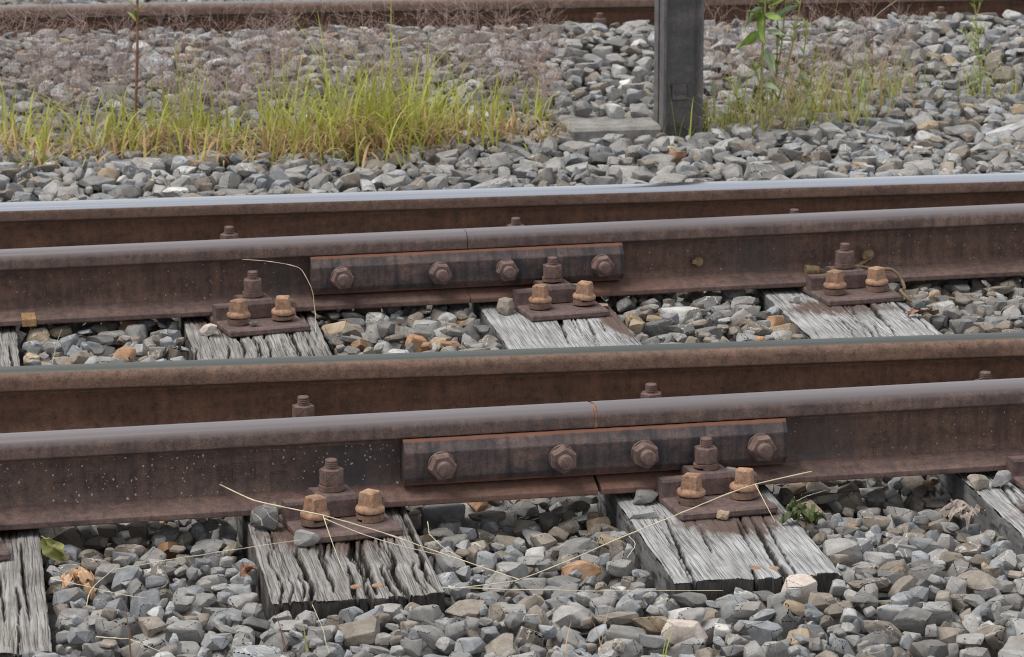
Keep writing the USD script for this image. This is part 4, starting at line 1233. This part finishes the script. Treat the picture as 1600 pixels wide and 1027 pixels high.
obj("grass", S.mesh(), M_GRASS, smooth=True, label="yellow-green grass growing in a strip along the foot of the bank at left", cat="grass", kind="stuff")
obj("dry_grass", D.mesh(), M_DRYBLADE, smooth=True, label="dry tan grass blades bent among the green strip at left", cat="dry grass", kind="stuff")
obj("grass_litter", Lt.mesh(), M_LITTER, smooth=True, label="brown dead blades lying under the grass strip", cat="grass litter", kind="stuff")

# the fine purplish seed heads: hair-thin branching panicles over the bank at left
pts, cnt, wid = [], [], []
seedV = Strips()
tet = np.array([(1, 1, 1), (1, -1, -1), (-1, 1, -1), (-1, -1, 1)], float)
tetF = np.array([(0, 1, 2), (0, 3, 1), (0, 2, 3), (1, 3, 2)])
for _ip in range(335):
    px = rgx.uniform(-20, 860) if _ip < 270 else rgx.uniform(1110, 1420)
    py = rgx.uniform(150, 245) - (30 if px > 650 else 0)
    b = ground_at(px, py)
    h = rgx.uniform(0.14, 0.36) * (1.0 if px < 800 else 0.7)
    az, ln = rgx.uniform(0, 6.283), rgx.normal(0, 0.18)
    top = b + np.array([math.cos(az) * math.sin(ln) * h, math.sin(az) * math.sin(ln) * h, h])
    mid = (b + top) / 2 + rgx.normal(0, 0.008, 3)
    st = spline([b, mid, top], 7)
    pts += list(st)
    cnt.append(7)
    wid += list(np.linspace(0.0009, 0.0005, 7))
    for k in range(rgx.integers(9, 17)):
        f = rgx.uniform(0.35, 1.0)
        p0 = b + (top - b) * f
        l = rgx.uniform(0.03, 0.085) * (1.2 - 0.4 * f)
        a2 = rgx.uniform(0, 6.283)
        e = rgx.uniform(0.1, 1.1)
        d = np.array([math.cos(a2) * math.cos(e), math.sin(a2) * math.cos(e), math.sin(e)])
        p1 = p0 + d * l
        pts += [p0, (p0 + p1) / 2 + np.array([0, 0, -0.002]), p1]
        cnt.append(3)
        wid += [0.0007, 0.0006, 0.0005]
        for _s in range(rgx.integers(1, 4)):
            f2 = rgx.uniform(0.4, 1.0)
            q0 = p0 + (p1 - p0) * f2
            q1 = q0 + d * rgx.uniform(0.008, 0.022) + rgx.normal(0, 0.008, 3)
            pts += [q0, q1]
            cnt.append(2)
            wid += [0.0004, 0.00035]
            seedV.add(q1 + tet * np.array([0.0010, 0.0010, 0.0017]), tetF)
sh = UsdGeom.Xform.Define(stage, "/World/seed_head_grass")
tag(sh, "fine purplish hair-thin grass seed heads over the bank, densest at left", "seed heads", None, "stuff")
cv = UsdGeom.BasisCurves.Define(stage, "/World/seed_head_grass/stems")
cv.CreateTypeAttr("linear")
cv.CreatePointsAttr(Vt.Vec3fArray.FromNumpy(np.array(pts, np.float32)))
cv.CreateCurveVertexCountsAttr(Vt.IntArray(cnt))
cv.CreateWidthsAttr(Vt.FloatArray.FromNumpy(np.array(wid, np.float32)))
cv.SetWidthsInterpolation("vertex")
M_HAIR = simple("seed_stems", (0.34, 0.255, 0.225), 0.7, 0.3, 8)
UsdShade.MaterialBindingAPI.Apply(cv.GetPrim()).Bind(M_HAIR)
obj("seeds", seedV.mesh(), M_HAZE, sh.GetPrim())


def leaf_mesh(length, width, droop=0.6, fold=0.25, nu=10, nv=5, wavy=0.0, seed=0, lobes=0.0):
    """leaf along +x, base at the origin, two skins with a small thickness"""
    u = np.linspace(0, 1, nu)
    v = np.linspace(-1, 1, nv)
    Uq, Vq = np.meshgrid(u, v, indexing="ij")
    w = width / 2 * (np.sin(np.pi * np.clip(Uq, 0, 1) ** 0.75) ** 0.8 + 0.03) * (1 + lobes * np.cos(Uq * 26))
    ang = droop * Uq
    x = length * np.sin(np.maximum(ang, 1e-4)) / max(droop, 1e-3) if abs(droop) > 1e-3 else length * Uq
    z = -length * (1 - np.cos(ang)) / max(droop, 1e-3) if abs(droop) > 1e-3 else 0 * Uq
    y = Vq * w
    z = z + fold * np.abs(y) + wavy * (meshkit.noise(np.stack([Uq * 5, Vq * 2, 0 * Uq + seed], -1), seed) - 0.5) * width
    V = np.stack([x, y, z], -1).reshape(-1, 3)
    I = np.arange(nu * nv).reshape(nu, nv)
    F = np.stack([I[:-1, :-1].ravel(), I[1:, :-1].ravel(), I[1:, 1:].ravel(), I[:-1, 1:].ravel()], 1)
    V2 = np.vstack([V, V - np.array([0, 0, 0.0004])])
    F2 = np.vstack([F, F[:, ::-1] + len(V)])
    F2 = np.vstack([F2[:, [0, 1, 2]], F2[:, [0, 2, 3]]])
    return trimesh.Trimesh(V2, F2, process=False)


def orient(m, pos, az, pitch, roll=0.0):
    Rm = trimesh.transformations.rotation_matrix(az, [0, 0, 1]) @ trimesh.transformations.rotation_matrix(-pitch, [0, 1, 0]) @ trimesh.transformations.rotation_matrix(roll, [1, 0, 0])
    m = m.copy()
    m.apply_transform(Rm)
    m.apply_translation(pos)
    return m


# tall reddish stalk at left, with a yellow-green shoot at its tip above the frame
b = ground_at(208, 228)
tp = at_y(214, -70, b[1] + 0.02)
w = thing("tall_weed", "tall thin reddish weed stalk with yellow-green tip standing in the left grass", "weed", b)
mid = (b + tp) / 2 + np.array([0.006, 0, 0])
obj("stem", tube(spline([[0, 0, -0.02], mid - b, tp - b], 20), np.linspace(0.0044, 0.0030, 20), 7), M_REDSTEM, w, smooth=True)
H = tp[2] - b[2]
for k in range(12):
    f = 0.63 + 0.024 * k
    obj("leaf", orient(leaf_mesh(0.040, 0.011, 0.6), (mid - b) * 0 + (tp - b) * f, k * 2.4, 0.9), M_WEED, w, smooth=True)
for k in range(26):
    f = rgx.uniform(0.35, 0.8)
    obj("bract", orient(leaf_mesh(0.009, 0.003, 0.4, nu=4, nv=3), (tp - b) * f, rgx.uniform(0, 6.28), 0.8), M_DRYBLADE, w, smooth=True) if k < 14 else None

# feathery low plant at far left
b = ground_at(52, 262)
w = thing("feathery_plant", "low bright green feathery plant at the left edge below the grass", "plant", b)
for k in range(16):
    fr = Strips()
    az, ln, pit = rgx.uniform(0, 6.28), rgx.uniform(0.03, 0.065), rgx.uniform(0.15, 0.9)
    base = rgx.normal(0, 1, 3) * np.array([0.022, 0.015, 0.0]) + np.array([0, 0, 0.004])
    d = np.array([math.cos(az) * math.cos(pit), math.sin(az) * math.cos(pit), math.sin(pit)])
    for j in range(9):
        f = (j + 1) / 9
        p0 = base + d * ln * f
        for sgn in (-1, 1):
            fr.add(*blade(p0, 0.016 * (1.15 - f), 0.8, az + sgn * 1.0, 0.0028, 0.3, 3))
    fr.add(*blade(base, ln, math.pi / 2 - pit, az, 0.0022, 0.1, 4))
    obj("frond", fr.mesh(), M_FERN, w, smooth=True)

# budding weed in the left grass
b = ground_at(292, 205)
w = thing("budding_weed", "slender green weed with pale buds rising above the left grass", "weed", b)
for k in range(11):
    h = rgx.uniform(0.12, 0.26)
    e = np.array([rgx.normal(0.01, 0.045), rgx.normal(0, 0.03), h])
    stx = spline([[rgx.normal(0, 0.01), 0, -0.01], e * 0.5 + rgx.normal(0, 0.004, 3), e], 8)
    sp = obj("stem", tube(stx, np.linspace(0.0014, 0.0008, 8), 5), M_WEEDSTEM, w, smooth=True)
    obj("bud", moved(trimesh.creation.icosphere(1, 0.0032), e, R=np.diag([0.8, 0.8, 1.5])), M_BUD, sp, smooth=True)
    for j in range(5):
        f = rgx.uniform(0.3, 0.95)
        obj("leaf", orient(leaf_mesh(0.022, 0.004, 0.5, nu=5, nv=3), e * f, rgx.uniform(0, 6.28), 0.9), M_WEED, sp, smooth=True)

# broad-leaved weed right of the post
b = ground_at(1193, 212)
w = thing("broad_leaved_weed", "tall weed with broad green leaves right of the steel post", "weed", b)
ys = b[1]


def W3(px, py, dy=0.0):
    return at_y(px, py, ys + dy) - b


stx = spline([[0, 0, -0.02], W3(1190, 120), W3(1194, 40), W3(1198, -60)], 22)
obj("stem", tube(stx, np.linspace(0.0042, 0.0026, 22), 8), M_WEEDSTEM, w, smooth=True)
for (p0, p1, wd, mat, roll) in (((1192, 54), (1149, 78), 0.040, M_BROADLEAF, 0.9), ((1190, 12), (1160, 48), 0.032, M_BLUELEAF, 0.9), ((1188, 15), (1190, 72), 0.032, M_BROADLEAF, 1.2), ((1197, 76), (1206, 118), 0.028, M_BLUELEAF, 1.2), ((1204, 34), (1250, 8), 0.026, M_BLUELEAF, -0.8), ((1198, 5), (1225, -28), 0.025, M_BROADLEAF, 0.6), ((1190, -10), (1150, -30), 0.028, M_BROADLEAF, 0.8), ((1196, 22), (1222, 34), 0.022, M_BROADLEAF, 0.7), ((1200, 10), (1240, -8), 0.024, M_WEED, 0.6), ((1192, 30), (1165, 18), 0.020, M_WEED, 0.9), ((1199, 48), (1226, 56), 0.018, M_BLUELEAF, 0.5), ((1192, 100), (1172, 118), 0.018, M_BROADLEAF, 0.8), ((1194, 130), (1216, 142), 0.016, M_BLUELEAF, 0.6)):
    A, B = W3(*p0), W3(*p1, dy=-0.03)
    L = np.linalg.norm(B - A)
    m = leaf_mesh(L, wd, 0.25, 0.25, 14, 7, wavy=0.25, seed=int(p0[0]))
    az = math.atan2(B[1] - A[1], B[0] - A[0])
    pit = math.atan2(B[2] - A[2], math.hypot(B[0] - A[0], B[1] - A[1]))
    obj("leaf", orient(m, A, az, pit + 0.12, roll), mat, w, smooth=True)
for (q0, q1) in (((1193, 205), (1230, -30)), ((1198, 210), (1256, -30)), ((1194, 40), (1170, -20)), ((1197, 30), (1222, -30)), ((1196, 190), (1215, 20)), ((1190, 190), (1175, 95)), ((1225, 200), (1262, 30)), ((1240, 200), (1275, 70)), ((1160, 205), (1135, 120))):
    A, B = W3(*q0), W3(*q1, dy=0.02)
    stx = spline([A, (A * 0.55 + B * 0.45) + np.array([0.012, 0, 0]), B], 14)
    sp = obj("branch", tube(stx, np.linspace(0.0030, 0.0018, 14), 6), M_WEEDSTEM, w, smooth=True)
    for j in range(22):
        f = rgx.uniform(0.2, 1.0)
        p = stx[int(f * 13)]
        obj("leaf", orient(leaf_mesh(rgx.uniform(0.016, 0.036), 0.0085, 0.4, nu=5, nv=3), p, rgx.uniform(0, 6.28), rgx.uniform(0.3, 1.1)), M_WEED, sp, smooth=True)

# bushy upright weed at far right
b = ground_at(1532, 152)
w = thing("bushy_weed", "slender bushy yellow-green weed at the far right of the bank", "weed", b)
ys = b[1]
tp = W3(1518, -25)
stx = spline([[0, 0, -0.02], tp * 0.5 + np.array([0.006, 0, 0]), tp], 20)
obj("stem", tube(stx, np.linspace(0.0024, 0.0012, 20), 6), M_WEEDSTEM, w, smooth=True)
for k in range(44):
    f = rgx.uniform(0.05, 0.98)
    p = stx[int(f * 19)]
    az, l = rgx.uniform(0, 6.28), (0.11 * (1 - f) + 0.014) * rgx.uniform(0.5, 1.2)
    d = np.array([math.cos(az) * 0.65, math.sin(az) * 0.65, 0.75])
    fr = Strips()
    for j in range(12):
        q0 = p + d * l * (j + 1) / 12
        fr.add(*blade(q0, rgx.uniform(0.006, 0.014), rgx.uniform(0.3, 1.3), rgx.uniform(0, 6.28), 0.0052, 0.2, 3))
    fr.add(*blade(p, l, 0.75, az, 0.0018, 0.0, 4))
    obj("sprig", fr.mesh(), M_WEED, w, smooth=True)


def sprigs(name, label, spots, cat, mats, hmax, n, wmax=0.004, lean=0.35):
    """mixed small weeds: a tuft per spot, each a thing"""
    for (px, py, k, hh), lab in zip(spots, label):
        b = ground_at(px, py)
        t = thing(name, lab, cat, b)
        for mi, m in enumerate(mats):
            s_ = Strips()
            for _ in range(max(16, int(k * n / len(mats)))):
                p = rgx.normal(0, 1, 3) * np.array([0.075 * hh, 0.055 * hh, 0]) + np.array([0, 0, -0.008])
                s_.add(*blade(p, hmax * hh * rgx.uniform(0.3, 1.0), abs(rgx.normal(0, lean)), rgx.uniform(0, 6.28), rgx.uniform(0.0018, wmax), abs(rgx.normal(0.1, 0.35))))
            obj(["green_blades", "dry_blades", "small_leaves"][mi], s_.mesh(), m, t, smooth=True)


sprigs("weed_tuft", ["mixed green and dry tuft at the left end of the weed patch", "green tuft at the foot of the broad-leaved weed", "tallest mixed tuft in the middle of the weed patch", "low tuft at the front of the weed patch", "reddish dry tuft at the right end of the weed patch", "sparse tuft right of the weed patch near the bank's pale stones", "small green tuft just right of the steel post's foot", "thin tuft in the ballast right of the post, between post and weed patch", "low tuft under the bushy weed at right"],
       [(1150, 205, 1.0, 0.9), (1200, 200, 1.3, 1.1), (1258, 186, 1.6, 1.3), (1290, 195, 1.2, 0.9), (1345, 165, 1.1, 1.2), (1395, 150, 0.6, 0.9), (1092, 208, 0.6, 0.75), (1118, 200, 0.7, 0.7), (1540, 158, 0.8, 0.7)], "weeds", [M_GRASS, M_DRYBLADE, M_WEED], 0.20, 72, 0.0065, 0.65)
# thin dry stalks with red and tan stems over the right part of the bank
for i, (p0, p1, c, lab) in enumerate([((1363, 150), (1354, -20), M_REDSTEM, "thin reddish stalk rising right of the weed patch, the straightest"), ((1362, 72), (1318, -5), M_REDSTEM, "curved reddish stalk arching left above the weed patch"), ((1270, 150), (1312, -10), M_WEEDSTEM, "thin yellowish stalk leaning right above the weed patch"), ((1330, 60), (1400, 2), M_GREYSTRAW, "pale dry stalk leaning right before the far rail"), ((1085, 200), (1048, 105), M_REDSTEM, "thin seed stalk in front of the steel post")]):
    A = ground_at(p0[0], max(p0[1], 150))
    B = at_y(*p1, A[1] - 0.01)
    A2 = at_y(*p0, A[1]) if p0[1] < 150 else A
    stx = spline([A, (A2 + B) / 2 + np.array([0.008, 0, 0.012]), B], 12)
    t = thing("dry_stalk", lab, "stalk", A)
    obj("stem", tube(stx - A, np.linspace(0.0012, 0.0008, 12), 5), c, t, smooth=True)
    obj("seed_head", orient(leaf_mesh(0.022, 0.006, 0.2, nu=5, nv=3), stx[-1] - A, 1.0, 1.2), M_DRYBLADE, t, smooth=True)

# ------------------------------------------------------------------ straws, leaves and small things near the lens
def straw(label, P, r=0.0013, mat=None, grp="loose dry straws", taper=0.6, parts=None):
    P = np.asarray(P, float)
    r = r * 0.82
    t = thing("dry_straw", label, "straw", P[0], 0.0, grp)
    d = np.r_[0, np.cumsum(np.linalg.norm(np.diff(P, axis=0), axis=1))]
    sv = np.linspace(0, d[-1], 34)
    c = 0.6 * np.stack([np.interp(sv, d, P[:, k]) for k in range(3)], 1) + 0.4 * spline(P, 34)
    rs_ = np.random.default_rng(int(abs(P[0, 0]) * 1e4))
    c[1:-1] += np.cumsum(rs_.normal(0, 0.00035, (32, 3)), axis=0) * np.sin(np.linspace(0, np.pi, 32))[:, None]
    rad = np.linspace(r, r * taper, 34) * (1 + 0.15 * rs_.normal(size=34))
    rad[[9, 20]] *= 1.5
    obj("stalk", tube(c - P[0], rad, 6), mat or M_STRAW, t, smooth=True)
    for q in parts or []:
        q = np.asarray(q, float)
        c = spline(q, 14)
        obj("side_stalk", tube(c - P[0], np.linspace(r * 0.75, r * 0.4, 14), 6), mat or M_STRAW, t, smooth=True)
    return t


zs = -0.10
straw("long straw from the flecked rail web across the left fastening down to the crossing", [rail_pt(4, -0.503, -0.020, -0.100), at(400, 783, -0.098), at(505, 806, -0.094), at(600, 833, -0.118), at(690, 864, -0.145), at(812, 906, -0.150)], 0.0014, parts=[[at(505, 806, -0.094), at(515, 836, -0.112), at(536, 893, -0.1545)], [at(506, 810, -0.096), at(570, 836, -0.118), at(690, 868, -0.146)]])
straw("long straw leaning on the right fastening's screw and reaching down left to the crossing", [at(1268, 737, -0.112), at(1180, 757, -0.112), at(1090, 792, -0.106), at(1000, 829, -0.120), at(900, 872, -0.140), at(805, 908, -0.146), at(705, 920, -0.155)], 0.0014, parts=[[at(1180, 757, -0.110), at(1195, 785, -0.130), at(1211, 816, -0.153)]])
straw("thin straw lying level on the ballast in front of the silver sleeper", [at(690, 918, -0.148), at(850, 922, -0.146), at(1000, 922, -0.146), at(1130, 923, -0.148)], 0.0009)
straw("thin straw rising from the ballast to the pale pebble at the left fastening", [at(180, 890, -0.152), at(260, 876, -0.150), at(380, 856, -0.146), at(478, 843, -0.135)], 0.0009)
straw("bent straw standing in the ballast below the dry brown leaf", [at(134, 955, -0.165), at(140, 925, -0.150), at(160, 905, -0.145), at(182, 885, -0.138)], 0.0010)
straw("thin straw from the dry brown leaf across the left ballast", [at(80, 905, -0.150), at(150, 920, -0.148), at(230, 935, -0.148)], 0.0008)
straw("grass seed stalk arching over the left end of the upper fishplate", [rail_pt(2, -0.58, -0.036, -0.034), at_y(470, 420, rail_pt(2, -0.42, -0.07, 0)[1]), at_y(488, 455, rail_pt(2, -0.41, -0.1, 0)[1]), at(492, 490, -0.14), at(493, 520, -0.150)], 0.0009)
straw("grey straw sticking from the ballast at the silver sleeper's left side", [at(980, 872, -0.165), at(990, 850, -0.155), at(983, 838, -0.15)], 0.0010, M_GREYSTRAW)
straw("pale thin straw in the ballast under the right near rail", [at(1230, 790, -0.165), at(1255, 778, -0.16), at(1290, 766, -0.155)], 0.0009, M_GREYSTRAW)
straw("bent pale straw left of the crossing, near the cracked sleeper", [at(668, 815, -0.150), at(672, 835, -0.150), at(700, 860, -0.148), at(722, 872, -0.152)], 0.0009)
straw("short straw standing upright near the bottom edge left of centre", [at(515, 1022, -0.16), at(503, 985, -0.13), at(488, 945, -0.10)], 0.0010)
straw("pale straw lying near the bottom left on the ballast", [at(150, 995, -0.148), at(200, 1000, -0.145), at(250, 1018, -0.148)], 0.0009)
straw("small upright seed stalk behind the brown rail at left", [at(82, 568, -0.165), at(88, 545, -0.15), at(96, 515, -0.115)], 0.0008, M_GREYSTRAW)
straw("orange-brown straw standing before the right of the bottom edge", [at(1272, 995, -0.16), at(1265, 983, -0.145), at(1259, 972, -0.13)], 0.0016, M_DLEAF)


def lying_leaf(name, label, px, py, z, L, wd, mat, az, pitch, droop, seed, lobes=0.0, wavy=0.5, cat="leaf", n=1, roll=0.0):
    P = at(px, py, z)
    t = thing(name, label, cat, P)
    rg = np.random.default_rng(seed)
    for i in range(n):
        m = leaf_mesh(L * rg.uniform(0.8, 1.1), wd, droop * rg.uniform(0.8, 1.3), 0.15, 18, 11, wavy, seed + i, lobes)
        m.vertices[:, 2] += 0.16 * wd * (meshkit.fbm(np.column_stack([m.vertices[:, :2] * 70, np.zeros(len(m.vertices))]), 3, seed + i) - 0.5) * 2 * (2.0 if wavy > 0.8 else 1.0)
        obj("blade" if n == 1 else "lobe", orient(m, rg.normal(0, 0.3, 3) * wd * (n > 1) * np.array([1, 1, 0.3]), az + i * 6.283 / n, pitch + rg.normal(0, 0.2) * (n > 1), roll), mat, t, smooth=True)
    obj("stalk", tube(spline([[0, 0, 0], [-math.cos(az) * 0.012, -math.sin(az) * 0.012, 0.002]], 4), 0.0008, 5), mat, t, smooth=True)


lying_leaf("fallen_leaf", "yellow-green curled leaf hanging beside the left edge sleeper", 72, 842, -0.145, 0.058, 0.030, M_YLEAF, -0.8, -0.75, 0.9, 1, wavy=1.0, roll=1.15)
lying_leaf("fallen_leaf", "crumpled dry brown lobed leaf on the left ballast", 118, 902, -0.152, 0.040, 0.024, M_DLEAF, 0.2, 0.25, 0.9, 2, lobes=0.25, wavy=1.0, n=5)
lying_leaf("fallen_leaf", "lobed dark green leaf lying right of the silver sleeper", 1258, 808, -0.150, 0.036, 0.030, M_GLEAF, 0.3, 0.45, 0.6, 3, lobes=0.3, wavy=0.9, n=4)
lying_leaf("fallen_leaf", "withered grey curled leaf left of the right edge sleeper", 1507, 798, -0.150, 0.036, 0.022, M_GREYLEAF, 0.6, 0.5, 1.4, 4, lobes=0.15, wavy=1.0, n=6)
lying_leaf("fallen_leaf", "small curled reddish brown leaf left of the cracked sleeper", 385, 895, -0.155, 0.026, 0.018, M_BLEAF, 0.9, 0.6, 1.0, 5, wavy=1.0, n=2)
lying_leaf("fallen_leaf", "dark brown leaf lying right of the pale sleeper under the upper rail", 1418, 490, -0.150, 0.07, 0.028, M_BLEAF, 0.1, 0.15, 0.3, 6, wavy=0.6)
# out-of-focus shoots at the bottom edge
for (px, py, hpx, mat, lab) in ((8, 1000, 75, M_WEED, "green grass shoot at the lower left corner"), (1033, 1022, 60, M_GRASS, "green grass shoot at the bottom edge right of centre"), (205, 1018, 80, M_REDSTEM, "reddish seed shoot at the bottom edge, leftmost of the reddish ones"), (445, 1005, 70, M_REDSTEM, "reddish seed shoot in front of the cracked sleeper's left corner"), (880, 1022, 52, M_DLEAF, "tan branching shoot at the bottom edge near the middle"), (938, 1000, 80, M_DLEAF, "tan seed shoot rising at the bottom edge right of the middle"), (480, 1010, 40, M_WEEDSTEM, "thin green shoot at the bottom edge left of the middle")):
    b = at(px, py, -0.150)
    t = thing("grass_shoot", lab, "grass shoot", b)
    s_ = Strips()
    s_.add(*blade(np.array([0, 0, -0.02]), hpx * 0.00095 + 0.02, 0.12, rgx.uniform(0, 6.28), 0.0035, 0.2))
    s_.add(*blade(np.array([0.003, 0, -0.02]), hpx * 0.0006 + 0.02, 0.3, rgx.uniform(0, 6.28), 0.0028, 0.3))
    obj("blades", s_.mesh(), mat, t, smooth=True)

# rusty nails with flat caps in the sleeper ends
for (px, py, lab) in ((556, 917, "rusty round nail cap in the cracked sleeper's end, left one"), (590, 915, "rusty round nail cap in the cracked sleeper's end, right one"), (1181, 888, "rusty round nail cap in the silver sleeper's end, left one"), (1209, 888, "rusty round nail cap in the silver sleeper's end, right one")):
    P = at(px, py, SL_Z - 0.001)
    obj("sleeper_nail", moved(lathe([(0, -0.014), (0.003, -0.014), (0.003, -0.002), (0.0088, -0.002), (0.0094, 0.0), (0.0078, 0.0014), (0, 0.0019)], 20), P), M_LAG, smooth=35, label=lab, cat="nail")

# spring clip on the foot of the upper rusty rail at left
P = at(46, 500, -0.132)
aa, oo = RAIL[2]
t0 = P[0] * math.cos(aa) + (P[1] - oo) * math.sin(aa)
cl = thing("foot_clip", "small rusty sheet clip pushed onto the upper rail's foot at the left edge", "clip", rail_pt(2, t0, 0, 0), aa)
obj("sheet", moved(prism_x([(-0.038, -0.1255), (-0.0385, -0.1240), (-0.0655, -0.1325), (-0.0660, -0.1470), (-0.050, -0.1475), (-0.050, -0.1460), (-0.0643, -0.1456), (-0.0640, -0.1340)], -0.0145, 0.0145, 4)), M_CLIPIRON, cl, smooth=25)

# copper rail bond on the upper rail at right
def web_pt(k, px, py, n):
    a, o = RAIL[k]
    d = at(px, py, 0) - EYE
    nrm = np.array([-math.sin(a), math.cos(a), 0])
    s = (np.dot(nrm, np.array([0, o, 0])) + n - np.dot(nrm, EYE)) / np.dot(nrm, d)
    return EYE + d * s


bond = thing("rail_bond", "corroded copper bond cable with lug and pin on the upper rail at right", "bond cable", web_pt(2, 1355, 398, -0.007), 0.0)
o3 = web_pt(2, 1355, 398, -0.007)
pin = rough(cat_([moved(lathe([(0, -0.002), (0.0125, -0.002), (0.014, 0.003), (0.0125, 0.010), (0.009, 0.014), (0, 0.0145)], 18), R=TO_FRONT), moved(rbox(0.020, 0.016, 0.012, 0.003), (-0.004, -0.006, -0.009))]), 0.0022, 110, 0.004, 6)
obj("pin", moved(pin, (0, 0, 0), aa), M_BRONZE, bond, smooth=40)
LUG = [web_pt(2, 1258, 423, -0.035), web_pt(2, 1279, 424, -0.035)]
obj("lug", tube(spline([LUG[0] - o3, LUG[1] - o3], 4), [0.0125, 0.0125, 0.0120, 0.0110], 14), M_BRONZE, bond, smooth=40)
for k in range(5):
    off = np.array([0, rgx.normal(0, 0.002), rgx.normal(0, 0.0030)])
    obj("cable_strand", tube(spline([LUG[1] - o3 + off * 1.5, web_pt(2, 1300, 425, -0.038) - o3 + off, web_pt(2, 1330, 422, -0.030) - o3 + off, np.array([0, -0.010, -0.008]) + off], 18), 0.0020, 6), M_BRONZE, bond, smooth=True)
wire = [web_pt(2, 1298, 424, -0.040), web_pt(2, 1335, 416, -0.040), web_pt(2, 1368, 420, -0.050), web_pt(2, 1398, 424, -0.070), web_pt(2, 1410, 440, -0.085), at(1414, 462, -0.140), at(1424, 472, -0.152)]
obj("tail_wire", tube(spline(np.array(wire) - o3, 34), 0.0036, 8), M_BRONZE, bond, smooth=True)
o4 = web_pt(2, 1090, 408, -0.007)
b2 = thing("bond_pin", "corroded copper pin stub on the upper rail's web right of the fishplate", "bond pin", o4, aa)
obj("stub", rough(cat_([moved(lathe([(0, -0.002), (0.010, -0.002), (0.0105, 0.006), (0.009, 0.012), (0, 0.0125)], 16), R=TO_FRONT), moved(rbox(0.024, 0.010, 0.010, 0.002), (-0.002, -0.007, -0.005))]), 0.0016, 120, 0.004, 3), M_BRONZE, b2, smooth=40)
